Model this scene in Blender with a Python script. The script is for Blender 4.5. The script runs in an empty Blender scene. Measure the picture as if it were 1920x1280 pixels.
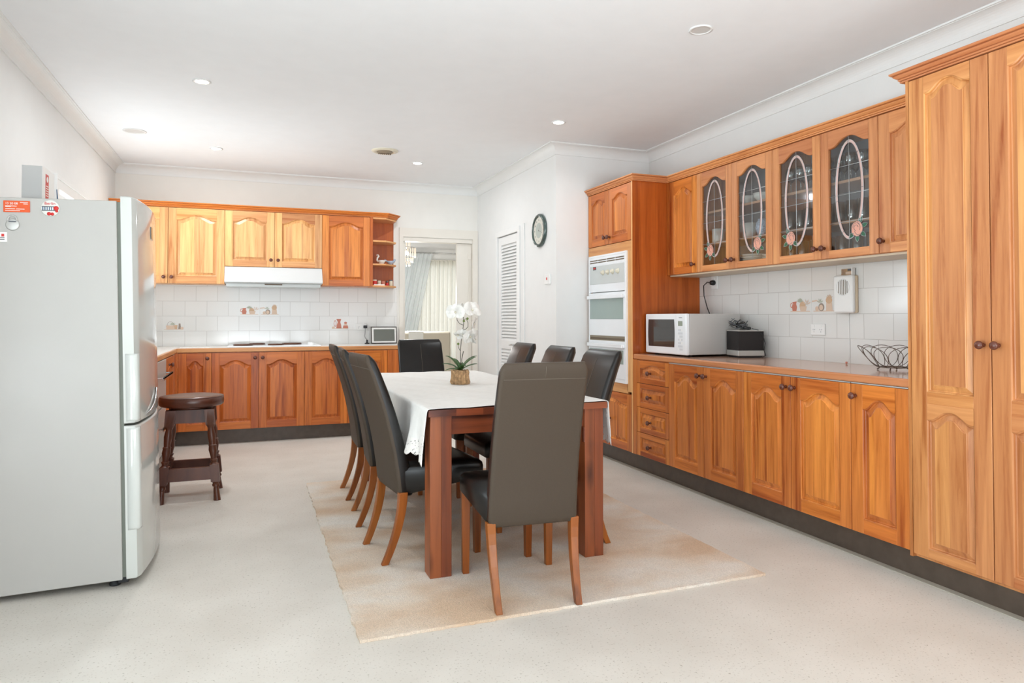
import bpy, math, random
from mathutils import Vector, Matrix
random.seed(7)
PI = math.pi
C = bpy.context.scene.collection
D = bpy.data
SC = bpy.context.scene

# ------------------------------------------------------------------ key dimensions (metres)
XF, XU, XW = 2.782, 3.094, 3.386      # right side: door faces, wall cupboard faces, wall
XL, XLW = 2.457, -1.2344              # projecting wall beside the ovens, left wall
YB, YU, YF = 7.573, 7.281, 6.986      # back wall, wall cupboard faces, base door faces
YC, YR = 5.385, -3.2                  # wall beside oven tower, wall behind camera
H = 2.679
ZT, ZB, ZU0, ZU1 = .859, .135, 1.512, 2.242

# ------------------------------------------------------------------ camera
cam_d = D.cameras.new('camera'); cam = D.objects.new('camera', cam_d); C.objects.link(cam)
cam_d.sensor_width = 36; cam_d.lens = 1287.5/1920*36; cam_d.shift_y = (574.4-640)/1920
cam_d.clip_start = .05; cam_d.clip_end = 100
cam.location = (0, 0, 1.1746)
yaw, pitch, roll = .3637, .0173, .0009
fw = Vector((math.sin(yaw)*math.cos(pitch), math.cos(yaw)*math.cos(pitch), math.sin(pitch)))
q = fw.to_track_quat('-Z', 'Y')
cam.rotation_euler = (q.to_matrix() @ Matrix.Rotation(-roll, 3, 'Z')).to_euler()
SC.camera = cam

# ------------------------------------------------------------------ world, daylight, exposure
w = D.worlds.new('world'); SC.world = w; w.use_nodes = True
bg = w.node_tree.nodes['Background']; bg.inputs[0].default_value = (.86, .93, 1, 1); bg.inputs[1].default_value = 1.2
SC.view_settings.view_transform = 'Standard'; SC.view_settings.look = 'None'
SC.view_settings.gamma = 1; SC.view_settings.exposure = .74
try: SC.view_settings.use_curve_mapping = False
except Exception: pass

def area(name, loc, rot, sx, sy, power, col=(1, 1, 1)):
    l = D.lights.new(name, 'AREA'); l.shape = 'RECTANGLE'; l.size = sx; l.size_y = sy; l.energy = power; l.color = col
    o = D.objects.new(name, l); C.objects.link(o); o.location = loc; o.rotation_euler = rot; return o
area('daylight_rear_windows', (1.1, YR-.25, 1.25), (PI/2, 0, 0), 3.6, 2.1, 6, (.90, .96, 1))        # shines +Y
area('ceiling_fill_rear', (1.1, YR-1.3, .15), (PI-.75, 0, 0), 4.2, 1.6, 270, (.88, .95, 1))           # unseen fill lamp added to brighten the ceiling, shines up and +Y
area('daylight_side_window', (XLW-.25, .9, 1.25), (0, -PI/2, 0), 2.1, 3.4, 22, (.88, .95, 1))        # shines +X
area('ceiling_fill_side', (XLW-1.1, .9, .1), (0, -PI+.75, 0), 1.4, 3.4, 120, (.88, .95, 1))  # second added fill, lifts the ceiling from the left; no real source
area('daylight_kitchen_window', (XLW-.25, 6.15, 1.62), (0, -PI/2-.8, 0), .95, 1.4, 25, (.9, .96, 1))
area('daylight_dining_window', (3.4, 11.6, 1.3), (-PI/2, 0, 0), 1.9, 1.7, 7, (.97, 1, 1))     # shines -Y

# ------------------------------------------------------------------ materials
def lin(c):
    return tuple((x/12.92 if x <= .04045 else ((x+.055)/1.055)**2.4) for x in (c[0]/255, c[1]/255, c[2]/255)) + (1,)
MATS = {}
def mat(name, col, rough=.5, metal=0, spec=.5, coat=0, emit=None, es=0, trans=0, bump=None, bscale=200, bdist=.001, vary=0, vscale=8, alpha=1):
    m = D.materials.new(name); m.use_nodes = True; nt = m.node_tree; b = nt.nodes['Principled BSDF']
    b.inputs['Base Color'].default_value = lin(col); b.inputs['Roughness'].default_value = rough
    b.inputs['Metallic'].default_value = metal; b.inputs['Specular IOR Level'].default_value = spec
    b.inputs['Coat Weight'].default_value = coat
    if trans: b.inputs['Transmission Weight'].default_value = trans
    if emit: b.inputs['Emission Color'].default_value = lin(emit); b.inputs['Emission Strength'].default_value = es
    tc = nt.nodes.new('ShaderNodeTexCoord')
    n = nt.nodes.new('ShaderNodeTexNoise'); n.inputs['Scale'].default_value = vscale; n.inputs['Detail'].default_value = 3
    nt.links.new(tc.outputs['Object'], n.inputs['Vector'])
    hs = nt.nodes.new('ShaderNodeHueSaturation'); hs.inputs['Color'].default_value = lin(col)
    mr = nt.nodes.new('ShaderNodeMapRange'); mr.inputs['From Min'].default_value = .3; mr.inputs['From Max'].default_value = .7
    mr.inputs['To Min'].default_value = 1-(vary or .01); mr.inputs['To Max'].default_value = 1+(vary or .01)
    nt.links.new(n.outputs['Fac'], mr.inputs['Value']); nt.links.new(mr.outputs[0], hs.inputs['Value']); nt.links.new(hs.outputs[0], b.inputs['Base Color'])
    if bump:
        nb = nt.nodes.new('ShaderNodeTexNoise'); nb.inputs['Scale'].default_value = bscale; nb.inputs['Detail'].default_value = 4
        nt.links.new(tc.outputs['Object'], nb.inputs['Vector'])
        bp = nt.nodes.new('ShaderNodeBump'); bp.inputs['Strength'].default_value = bump; bp.inputs['Distance'].default_value = bdist
        nt.links.new(nb.outputs['Fac'], bp.inputs['Height']); nt.links.new(bp.outputs[0], b.inputs['Normal'])
    MATS[name] = m; return m

def wood(name, dark, light, axis='z', rough=.32, tonev=.17, sc=44, knots=0):
    m = D.materials.new(name); m.use_nodes = True; nt = m.node_tree; b = nt.nodes['Principled BSDF']; L = nt.links.new
    N = nt.nodes.new
    tc = N('ShaderNodeTexCoord'); at = N('ShaderNodeAttribute'); at.attribute_name = 'tone'
    oi = N('ShaderNodeObjectInfo')
    ad = N('ShaderNodeMath'); ad.operation = 'MULTIPLY_ADD'; ad.inputs[1].default_value = 37.0
    L(at.outputs['Fac'], ad.inputs[0])
    rm = N('ShaderNodeMath'); rm.operation = 'MULTIPLY'; rm.inputs[1].default_value = 11.0; L(oi.outputs['Random'], rm.inputs[0]); L(rm.outputs[0], ad.inputs[2])
    va = N('ShaderNodeVectorMath'); va.operation = 'ADD'; L(tc.outputs['Object'], va.inputs[0]); L(ad.outputs[0], va.inputs[1])
    mp = N('ShaderNodeMapping'); L(va.outputs[0], mp.inputs['Vector'])
    q_ = .05; s = {'z': (sc, sc, sc*q_), 'x': (sc*q_, sc*q_, sc), 'y': (sc, sc*q_, sc), 'X': (sc*q_, sc, sc)}[axis]
    mp.inputs['Scale'].default_value = s
    n1 = N('ShaderNodeTexNoise'); n1.inputs['Scale'].default_value = 1; n1.inputs['Detail'].default_value = 6; n1.inputs['Roughness'].default_value = .66; n1.inputs['Distortion'].default_value = .5
    L(mp.outputs[0], n1.inputs['Vector'])
    mp2 = N('ShaderNodeMapping'); mp2.inputs['Scale'].default_value = tuple(a*.16 for a in s); L(va.outputs[0], mp2.inputs['Vector'])
    n2 = N('ShaderNodeTexNoise'); n2.inputs['Scale'].default_value = 1; n2.inputs['Detail'].default_value = 2; n2.inputs['Distortion'].default_value = 1.2
    L(mp2.outputs[0], n2.inputs['Vector'])
    # rings from the broad noise give the open cathedral figure
    rg = N('ShaderNodeMath'); rg.operation = 'MULTIPLY'; rg.inputs[1].default_value = 34; L(n2.outputs['Fac'], rg.inputs[0])
    sn = N('ShaderNodeMath'); sn.operation = 'SINE'; L(rg.outputs[0], sn.inputs[0])
    mx = N('ShaderNodeMath'); mx.operation = 'MULTIPLY_ADD'; mx.inputs[1].default_value = .045; L(sn.outputs[0], mx.inputs[0])
    nf = N('ShaderNodeMath'); nf.operation = 'MULTIPLY_ADD'; nf.inputs[1].default_value = .6; nf.inputs[2].default_value = .2; L(n1.outputs['Fac'], nf.inputs[0]); L(nf.outputs[0], mx.inputs[2])
    m2 = N('ShaderNodeMath'); m2.operation = 'MULTIPLY_ADD'; m2.inputs[1].default_value = .55; L(n2.outputs['Fac'], m2.inputs[0]); L(mx.outputs[0], m2.inputs[2])
    cr = N('ShaderNodeValToRGB'); e = cr.color_ramp.elements; e[0].position = .56; e[0].color = lin(dark); e[1].position = .96; e[1].color = lin(light)
    mid = e.new(.74); mid.color = tuple((lin(dark)[i]*.42+lin(light)[i]*.58) for i in range(3)) + (1,)
    L(m2.outputs[0], cr.inputs[0])
    hs = N('ShaderNodeHueSaturation'); L(cr.outputs[0], hs.inputs['Color'])
    mr = N('ShaderNodeMapRange'); mr.inputs['To Min'].default_value = 1-tonev; mr.inputs['To Max'].default_value = 1+tonev; L(at.outputs['Fac'], mr.inputs['Value']); L(mr.outputs[0], hs.inputs['Value'])
    mh = N('ShaderNodeMapRange'); mh.inputs['To Min'].default_value = .493; mh.inputs['To Max'].default_value = .503; L(at.outputs['Fac'], mh.inputs['Value']); L(mh.outputs[0], hs.inputs['Hue'])
    if knots:
        vo = N('ShaderNodeTexVoronoi'); vo.inputs['Scale'].default_value = 1.0; mk = N('ShaderNodeMapping'); mk.inputs['Scale'].default_value = tuple(4 if a < 5 else 11 for a in s); L(va.outputs[0], mk.inputs['Vector']); L(mk.outputs[0], vo.inputs['Vector'])
        kr = N('ShaderNodeValToRGB'); kr.color_ramp.elements[0].position = .06; kr.color_ramp.elements[0].color = (.25, .2, .18, 1); kr.color_ramp.elements[1].position = .34; kr.color_ramp.elements[1].color = (1, 1, 1, 1); L(vo.outputs['Distance'], kr.inputs[0])
        mm = N('ShaderNodeMixRGB'); mm.blend_type = 'MULTIPLY'; mm.inputs[0].default_value = .8; L(hs.outputs[0], mm.inputs[1]); L(kr.outputs[0], mm.inputs[2]); L(mm.outputs[0], b.inputs['Base Color'])
    else: L(hs.outputs[0], b.inputs['Base Color'])
    b.inputs['Roughness'].default_value = rough; b.inputs['Specular IOR Level'].default_value = .42
    bp = N('ShaderNodeBump'); bp.inputs['Strength'].default_value = .12; bp.inputs['Distance'].default_value = .001
    L(n1.outputs['Fac'], bp.inputs['Height']); L(bp.outputs[0], b.inputs['Normal'])
    MATS[name] = m; return m

# cupboard timber: golden on the uprights and rails
wood('honey_v', (178, 108, 54), (240, 188, 126), 'z'); wood('honey_h', (186, 110, 54), (232, 176, 114), 'x')
wood('amber_v', (156, 72, 18), (234, 148, 70), 'z'); wood('amber_h', (158, 72, 20), (224, 134, 60), 'x')
wood('burnt_v', (138, 58, 10), (220, 126, 54), 'z'); wood('burnt_h', (156, 68, 16), (214, 124, 52), 'x')
wood('rosy_v', (172, 96, 50), (228, 162, 106), 'z'); wood('rosy_h', (180, 102, 52), (224, 156, 102), 'x')
wood('tawny_v', (162, 92, 44), (222, 158, 98), 'z', tonev=.1); wood('tawny_h', (176, 102, 50), (216, 152, 96), 'x', tonev=.1)
wood('russet_v', (142, 62, 10), (196, 102, 36), 'z', tonev=.1)
wood('table_v', (62, 26, 12), (154, 82, 44), 'z', rough=.38, tonev=.3, sc=18, knots=1)
wood('table_h', (66, 28, 12), (150, 78, 42), 'X', rough=.38, tonev=.26, sc=18, knots=1)
wood('chairleg', (100, 50, 12), (164, 94, 34), 'z', rough=.3, sc=30)
wood('stool_wood', (52, 24, 14), (100, 56, 38), 'z', rough=.35, sc=20)
wood('worktop_edge', (176, 104, 62), (216, 150, 102), 'y', rough=.2, sc=24, tonev=.02)
mat('worktop_top', (208, 166, 142), .14, vary=.05, vscale=24)
mat('knob', (98, 52, 38), .25, spec=.6)
mat('wallpaint', (236, 236, 234), .7, bump=.05, bscale=60)
mat('backpaint', (240, 237, 231), .7)
mat('ceilpaint', (242, 243, 244), .85)
mat('cornicepaint', (238, 238, 236), .5)
mat('doorpaint', (236, 230, 220), .4)
mat('kick', (86, 74, 64), .3, vary=.15, vscale=20)
mat('worktop_white', (232, 228, 222), .25, vary=.03, vscale=80)
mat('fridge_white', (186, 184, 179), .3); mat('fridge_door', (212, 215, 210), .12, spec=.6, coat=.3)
mat('fridge_gap', (120, 124, 114), .6)
mat('vinyl_edge', (188, 182, 168), .4)
mat('rubber', (28, 30, 34), .6); mat('black_plastic', (24, 24, 26), .35)
mat('white_plastic', (240, 240, 238), .3); mat('cream_plastic', (216, 198, 172), .4); mat('ivory', (226, 218, 196), .35)
mat('enamel', (244, 246, 248), .15, spec=.6); mat('hood_white', (216, 217, 216), .3)
mat('tile_plain', (230, 229, 226), .15)
mat('casing', (196, 193, 189), .4)
mat('enamel_grey', (206, 210, 208), .3)
mat('chrome', (200, 200, 200), .18, metal=1); mat('steel', (178, 178, 176), .3, metal=1); mat('darkwire', (118, 106, 98), .28, metal=.85)
mat('ovenglass', (158, 174, 168), .08, spec=.8); mat('darkglass', (58, 56, 54), .04, spec=.9)
mat('lcd', (150, 158, 142), .2)
mat('leather', (21, 18, 16), .3, spec=.4, bump=.25, bscale=260, bdist=.0008, vary=.25, vscale=14)
mat('leather_back', (74, 63, 52), .62, spec=.3, bump=.35, bscale=420, bdist=.0008, vary=.05, vscale=300)
mat('seam', (102, 92, 80), .6)
mat('stool_leather', (84, 44, 30), .28, spec=.6, vary=.3, vscale=10, bump=.1, bscale=90)
mat('cloth', (238, 236, 231), .85, bump=.35, bscale=160, bdist=.002, vary=.03, vscale=30)
mat('sofa', (214, 206, 190), .8, bump=.2, bscale=90); mat('sofa_white', (236, 236, 232), .8)
mat('lead', (196, 200, 202), .35, metal=.5); mat('lead_dark', (120, 116, 116), .4, metal=.4)
mat('hotplate', (96, 62, 46), .35, metal=.4)
mat('clock_green', (58, 78, 74), .12, spec=.7, coat=.4); mat('clock_face', (226, 224, 212), .3); mat('clock_inner', (186, 194, 186), .4)
mat('red', (206, 44, 40), .4); mat('orange', (226, 88, 28), .35); mat('white_ink', (246, 244, 240), .5); mat('blue', (66, 98, 130), .4); mat('grey_ink', (96, 100, 104), .5)
mat('pale_ink', (216, 218, 220), .5)
mat('leaf', (62, 98, 48), .3, spec=.5, vary=.3, vscale=30); mat('stem', (70, 66, 48), .5); mat('bud', (110, 128, 62), .5)
mat('petal', (240, 238, 232), .6, vary=.03, vscale=40); mat('bark', (186, 150, 110), .9, vary=.4, vscale=60, bump=.6, bscale=80, bdist=.004)
mat('bark_dark', (82, 58, 38), .9)
mat('ceramic', (236, 236, 230), .2, spec=.6); mat('ceramic_pattern', (176, 188, 206), .2, vary=.35, vscale=120)
mat('interior', (140, 142, 144), .5); mat('interior_shelf', (206, 160, 128), .4)
mat('terracotta', (204, 128, 106), .5); mat('basket', (212, 178, 146), .6); mat('pot_grey', (156, 140, 128), .5); mat('sage', (180, 184, 164), .6); mat('tan', (222, 196, 174), .6)
mat('alu', (198, 198, 194), .35, metal=.3); mat('speaker_black', (34, 30, 30), .7, bump=.5, bscale=500, bdist=.001)
mat('frame_black', (52, 44, 38), .35); mat('mount', (240, 238, 234), .6); mat('screen_glass', (92, 96, 88), .06, spec=.9)
mat('grate', (150, 138, 118), .5); mat('vent_dark', (110, 96, 78), .7)
mat('box_grey', (188, 188, 186), .6)
mat('light_off', (214, 213, 210), .4)
mat('lamp_on', (255, 255, 250), .4, emit=(255, 253, 244), es=14)
mat('crystal', (250, 240, 228), .12, spec=.8, emit=(255, 232, 205), es=.2)
mat('bulb', (255, 240, 220), .4, emit=(255, 236, 205), es=5)

def glassy(name, tint, gl=.12, rough=.02):
    m = D.materials.new(name); m.use_nodes = True; nt = m.node_tree; nt.nodes.clear(); N = nt.nodes.new; L = nt.links.new
    o = N('ShaderNodeOutputMaterial'); t = N('ShaderNodeBsdfTransparent'); t.inputs[0].default_value = lin(tint)
    g = N('ShaderNodeBsdfGlossy'); g.inputs['Roughness'].default_value = rough; g.inputs[0].default_value = (1, 1, 1, 1)
    lw = N('ShaderNodeLayerWeight'); lw.inputs['Blend'].default_value = .35
    mr = N('ShaderNodeMapRange'); mr.inputs['To Min'].default_value = gl; mr.inputs['To Max'].default_value = min(1, gl+.6); L(lw.outputs['Fresnel'], mr.inputs['Value'])
    mx = N('ShaderNodeMixShader'); L(mr.outputs[0], mx.inputs[0]); L(t.outputs[0], mx.inputs[1]); L(g.outputs[0], mx.inputs[2]); L(mx.outputs[0], o.inputs[0])
    MATS[name] = m; return m
glassy('pane', (238, 242, 242), .07, .05); glassy('tumbler', (236, 242, 242), .16); glassy('winpane', (250, 252, 252), .04)

def tinted(name, col, alpha):
    m = D.materials.new(name); m.use_nodes = True; nt = m.node_tree; b = nt.nodes['Principled BSDF']
    b.inputs['Base Color'].default_value = lin(col); b.inputs['Roughness'].default_value = .15; b.inputs['Alpha'].default_value = alpha
    MATS[name] = m
tinted('pink_glass', (222, 190, 182), .92); tinted('rose_glass', (236, 172, 152), .95); tinted('green_glass', (52, 104, 78), .95)

def sheer(name, col, k):
    m = D.materials.new(name); m.use_nodes = True; nt = m.node_tree; nt.nodes.clear(); N = nt.nodes.new; L = nt.links.new
    o = N('ShaderNodeOutputMaterial'); d = N('ShaderNodeBsdfDiffuse'); t = N('ShaderNodeBsdfTranslucent'); tr = N('ShaderNodeBsdfTransparent')
    d.inputs[0].default_value = lin(col); t.inputs[0].default_value = lin(col)
    a = N('ShaderNodeMixShader'); a.inputs[0].default_value = .35; L(d.outputs[0], a.inputs[1]); L(t.outputs[0], a.inputs[2])
    b = N('ShaderNodeMixShader'); b.inputs[0].default_value = k; L(tr.outputs[0], b.inputs[2]); L(a.outputs[0], b.inputs[1]); L(b.outputs[0], o.inputs[0])
    MATS[name] = m
sheer('sheer_cream', (216, 212, 200), .03); sheer('sheer_white', (240, 246, 248), .2)

def lace():
    m = D.materials.new('lace'); m.use_nodes = True; nt = m.node_tree; b = nt.nodes['Principled BSDF']; N = nt.nodes.new; L = nt.links.new
    b.inputs['Base Color'].default_value = lin((242, 238, 232)); b.inputs['Roughness'].default_value = .85
    tc = N('ShaderNodeTexCoord'); v = N('ShaderNodeTexVoronoi'); v.inputs['Scale'].default_value = 95; L(tc.outputs['Object'], v.inputs['Vector'])
    g = N('ShaderNodeMath'); g.operation = 'GREATER_THAN'; g.inputs[1].default_value = .32; L(v.outputs['Distance'], g.inputs[0])
    v2 = N('ShaderNodeTexVoronoi'); v2.inputs['Scale'].default_value = 30; v2.feature = 'DISTANCE_TO_EDGE'; L(tc.outputs['Object'], v2.inputs['Vector'])
    g2 = N('ShaderNodeMath'); g2.operation = 'LESS_THAN'; g2.inputs[1].default_value = .11; L(v2.outputs['Distance'], g2.inputs[0])
    mx = N('ShaderNodeMath'); mx.operation = 'MAXIMUM'; L(g.outputs[0], mx.inputs[0]); L(g2.outputs[0], mx.inputs[1]); L(mx.outputs[0], b.inputs['Alpha'])
    MATS['lace'] = m
lace()

def tile_mat(name, ax, u0, z0=.9):
    # glazed 200 x 150 mm tiles in running bond; ax picks the wall's horizontal world axis
    m = D.materials.new(name); m.use_nodes = True; nt = m.node_tree; b = nt.nodes['Principled BSDF']; N = nt.nodes.new; L = nt.links.new
    tc = N('ShaderNodeTexCoord'); sp = N('ShaderNodeSeparateXYZ'); L(tc.outputs['Object'], sp.inputs[0]); cb = N('ShaderNodeCombineXYZ')
    a1 = N('ShaderNodeMath'); a1.operation = 'SUBTRACT'; a1.inputs[1].default_value = u0; L(sp.outputs[ax], a1.inputs[0])
    a2 = N('ShaderNodeMath'); a2.operation = 'SUBTRACT'; a2.inputs[1].default_value = z0; L(sp.outputs[2], a2.inputs[0])
    L(a1.outputs[0], cb.inputs[0]); L(a2.outputs[0], cb.inputs[1])
    br = N('ShaderNodeTexBrick'); br.offset = .5; br.inputs['Scale'].default_value = 1; br.inputs['Brick Width'].default_value = .2; br.inputs['Row Height'].default_value = .15
    br.inputs['Mortar Size'].default_value = .0018; br.inputs['Mortar Smooth'].default_value = .3
    br.inputs['Color1'].default_value = lin((228, 227, 224)); br.inputs['Color2'].default_value = lin((232, 231, 228)); br.inputs['Mortar'].default_value = lin((198, 195, 190))
    L(cb.outputs[0], br.inputs['Vector']); L(br.outputs['Color'], b.inputs['Base Color']); b.inputs['Roughness'].default_value = .12
    bp = N('ShaderNodeBump'); bp.invert = True; bp.inputs['Strength'].default_value = .4; bp.inputs['Distance'].default_value = .002; L(br.outputs['Fac'], bp.inputs['Height']); L(bp.outputs[0], b.inputs['Normal'])
    MATS[name] = m
tile_mat('tiles_back', 0, -.112+.1+.1); tile_mat('tiles_right', 1, 3.447+.1+.1)

def floor_mat():
    m = D.materials.new('vinyl'); m.use_nodes = True; nt = m.node_tree; b = nt.nodes['Principled BSDF']; N = nt.nodes.new; L = nt.links.new
    tc = N('ShaderNodeTexCoord')
    n = N('ShaderNodeTexNoise'); n.inputs['Scale'].default_value = 3; n.inputs['Detail'].default_value = 6; L(tc.outputs['Object'], n.inputs['Vector'])
    c = N('ShaderNodeValToRGB'); c.color_ramp.elements[0].color = lin((215, 209, 199)); c.color_ramp.elements[1].color = lin((226, 221, 212)); c.color_ramp.elements[0].position = .3; c.color_ramp.elements[1].position = .7; L(n.outputs['Fac'], c.inputs[0])
    v = N('ShaderNodeTexNoise'); v.inputs['Scale'].default_value = 110; v.inputs['Detail'].default_value = 3; L(tc.outputs['Object'], v.inputs['Vector'])
    r = N('ShaderNodeValToRGB'); r.color_ramp.elements[0].position = .60; r.color_ramp.elements[0].color = (0, 0, 0, 1); r.color_ramp.elements[1].position = .74; r.color_ramp.elements[1].color = (1, 1, 1, 1); L(v.outputs['Fac'], r.inputs[0])
    mx = N('ShaderNodeMixRGB'); mx.inputs[2].default_value = lin((176, 168, 154)); L(r.outputs[0], mx.inputs[0]); L(c.outputs[0], mx.inputs[1]); L(mx.outputs[0], b.inputs['Base Color'])
    b.inputs['Roughness'].default_value = .5; b.inputs['Specular IOR Level'].default_value = .22
    bp = N('ShaderNodeBump'); bp.inputs['Strength'].default_value = .08; bp.inputs['Distance'].default_value = .001; L(v.outputs['Fac'], bp.inputs['Height']); L(bp.outputs[0], b.inputs['Normal'])
    MATS['vinyl'] = m
floor_mat()
def rug_mat():
    m = D.materials.new('rug'); m.use_nodes = True; nt = m.node_tree; b = nt.nodes['Principled BSDF']; N = nt.nodes.new; L = nt.links.new
    tc = N('ShaderNodeTexCoord'); mp = N('ShaderNodeMapping'); mp.inputs['Scale'].default_value = (1.5, 2.2, 1); L(tc.outputs['Object'], mp.inputs['Vector'])
    n = N('ShaderNodeTexNoise'); n.inputs['Scale'].default_value = 1.3; n.inputs['Detail'].default_value = 3; n.inputs['Distortion'].default_value = .15; L(mp.outputs[0], n.inputs['Vector'])
    c = N('ShaderNodeValToRGB'); e = c.color_ramp.elements; e[0].position = .34; e[0].color = lin((220, 192, 164)); e[1].position = .64; e[1].color = lin((238, 230, 219)); e.new(.5).color = lin((232, 215, 196)); L(n.outputs['Fac'], c.inputs[0])
    f = N('ShaderNodeTexNoise'); f.inputs['Scale'].default_value = 220; f.inputs['Detail'].default_value = 3; L(tc.outputs['Object'], f.inputs['Vector'])
    hs = N('ShaderNodeHueSaturation'); mr = N('ShaderNodeMapRange'); mr.inputs['From Min'].default_value = .3; mr.inputs['From Max'].default_value = .7; mr.inputs['To Min'].default_value = .84; mr.inputs['To Max'].default_value = 1.12
    L(f.outputs['Fac'], mr.inputs['Value']); L(mr.outputs[0], hs.inputs['Value']); L(c.outputs[0], hs.inputs['Color']); L(hs.outputs[0], b.inputs['Base Color'])
    b.inputs['Roughness'].default_value = 1; b.inputs['Specular IOR Level'].default_value = .1
    bp = N('ShaderNodeBump'); bp.inputs['Strength'].default_value = .8; bp.inputs['Distance'].default_value = .006; L(f.outputs['Fac'], bp.inputs['Height']); L(bp.outputs[0], b.inputs['Normal'])
    MATS['rug'] = m
rug_mat()

# ------------------------------------------------------------------ mesh builder
class MB:
    def __init__(s): s.v = []; s.f = []; s.m = []; s.t = []; s.sm = []; s.names = []
    def mi(s, n):
        if n not in s.names: s.names.append(n)
        return s.names.index(n)
    def face(s, idx, m, t=.5, sm=False): s.f.append(tuple(idx)); s.m.append(s.mi(m)); s.t.append(t); s.sm.append(sm)
    def poly(s, pts, m, t=.5, sm=False):
        b = len(s.v); s.v += [tuple(p) for p in pts]; s.face(range(b, b+len(pts)), m, t, sm)
    def box(s, x0, x1, y0, y1, z0, z1, m, t=None):
        if t is None: t = random.random()
        x0, x1 = min(x0, x1), max(x0, x1); y0, y1 = min(y0, y1), max(y0, y1); z0, z1 = min(z0, z1), max(z0, z1)
        b = len(s.v)
        s.v += [(x0, y0, z0), (x1, y0, z0), (x1, y1, z0), (x0, y1, z0), (x0, y0, z1), (x1, y0, z1), (x1, y1, z1), (x0, y1, z1)]
        for q in ((0, 3, 2, 1), (4, 5, 6, 7), (0, 1, 5, 4), (1, 2, 6, 5), (2, 3, 7, 6), (3, 0, 4, 7)): s.face([b+i for i in q], m, t)
    def rings(s, R, m, t=.5, sm=True, cap0=True, cap1=True, closed=True, mf=None):
        b = len(s.v); n = len(R[0])
        for r in R: s.v += [tuple(p) for p in r]
        for i in range(len(R)-1):
            for j in range(n if closed else n-1):
                k = (j+1) % n
                s.face([b+i*n+j, b+i*n+k, b+(i+1)*n+k, b+(i+1)*n+j], mf(i, j) if mf else m, t, sm)
        if cap0: s.face([b+j for j in range(n)][::-1], m, t)
        if cap1: s.face([b+(len(R)-1)*n+j for j in range(n)], m, t)
    def lathe(s, prof, m, o=(0, 0, 0), ax='z', seg=20, t=.5, cap0=True, cap1=True, mf=None):
        R = []
        for r, h in prof:
            ring = []
            for k in range(seg):
                a = 2*PI*k/seg; p = (r*math.cos(a), r*math.sin(a), h)
                if ax == 'y': p = (p[0], -h, p[1])       # h points toward -Y
                if ax == 'x': p = (-h, p[0], p[1])       # h points toward -X
                if ax == 'X': p = (h, p[0], p[1])
                ring.append((p[0]+o[0], p[1]+o[1], p[2]+o[2]))
            R.append(ring)
        s.rings(R, m, t, True, cap0, cap1, True, mf)
    def tube(s, pts, r, m, seg=8, t=.5, closed=False):
        pts = [Vector(p) for p in pts]; n = len(pts); R = []
        up = Vector((0, 0, 1)); prev = None
        for i, p in enumerate(pts):
            if closed: d = pts[(i+1) % n]-pts[i-1]
            else: d = pts[min(i+1, n-1)]-pts[max(i-1, 0)]
            d.normalize()
            a = prev - d*prev.dot(d) if prev is not None else d.cross(up if abs(d.z) < .9 else Vector((1, 0, 0)))
            if a.length < 1e-6: a = d.orthogonal()
            a.normalize(); prev = a; c = d.cross(a)
            rr = r(i/(n-1)) if callable(r) else r
            R.append([p + a*(rr*math.cos(2*PI*k/seg)) + c*(rr*math.sin(2*PI*k/seg)) for k in range(seg)])
        if closed: R.append(R[0])
        s.rings(R, m, t, True, not closed, not closed)
    def sweep(s, path, prof, m, side=1, t=None):
        # path: 2-D points; prof: (out, z) points; out = distance to the left of travel * side; mitred corners
        n = len(path); R = []
        for i in range(n):
            p = Vector(path[i]); ds = []
            if i > 0: ds.append((p-Vector(path[i-1])).normalized())
            if i < n-1: ds.append((Vector(path[i+1])-p).normalized())
            ns = [Vector((-d.y, d.x))*side for d in ds]
            if len(ns) == 2:
                b = (ns[0]+ns[1]); b = b/max(.2, b.dot(ns[0]))
            else: b = ns[0]
            R.append([(p.x+b.x*o, p.y+b.y*o, z) for o, z in prof])
        for i in range(n-1):
            b = len(s.v); s.v += R[i]+R[i+1]; k = len(prof); tt = random.random() if t is None else t
            for j in range(k-1): s.face([b+j, b+j+1, b+k+j+1, b+k+j], m, tt)
        b = len(s.v); s.v += R[0]; s.face(range(b, b+len(prof)), m, .5)
        b = len(s.v); s.v += R[-1]; s.face(range(b, b+len(prof)), m, .5)
    def build(s, name, parent=None, bevel=0, loc=None, rotz=0, seg=2, auto=False):
        me = D.meshes.new(name); me.from_pydata(s.v, [], s.f)
        for n in s.names: me.materials.append(MATS[n])
        me.polygons.foreach_set('material_index', s.m); me.polygons.foreach_set('use_smooth', s.sm)
        a = me.attributes.new('tone', 'FLOAT', 'FACE'); a.data.foreach_set('value', s.t); me.validate(); me.update()
        o = D.objects.new(name, me); C.objects.link(o)
        if parent is not None: o.parent = parent
        if loc: o.location = loc
        if rotz: o.rotation_euler.z = rotz
        if bevel:
            bm = o.modifiers.new('bevel', 'BEVEL'); bm.width = bevel; bm.segments = seg; bm.limit_method = 'ANGLE'; bm.angle_limit = math.radians(40)
        return o

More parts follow.
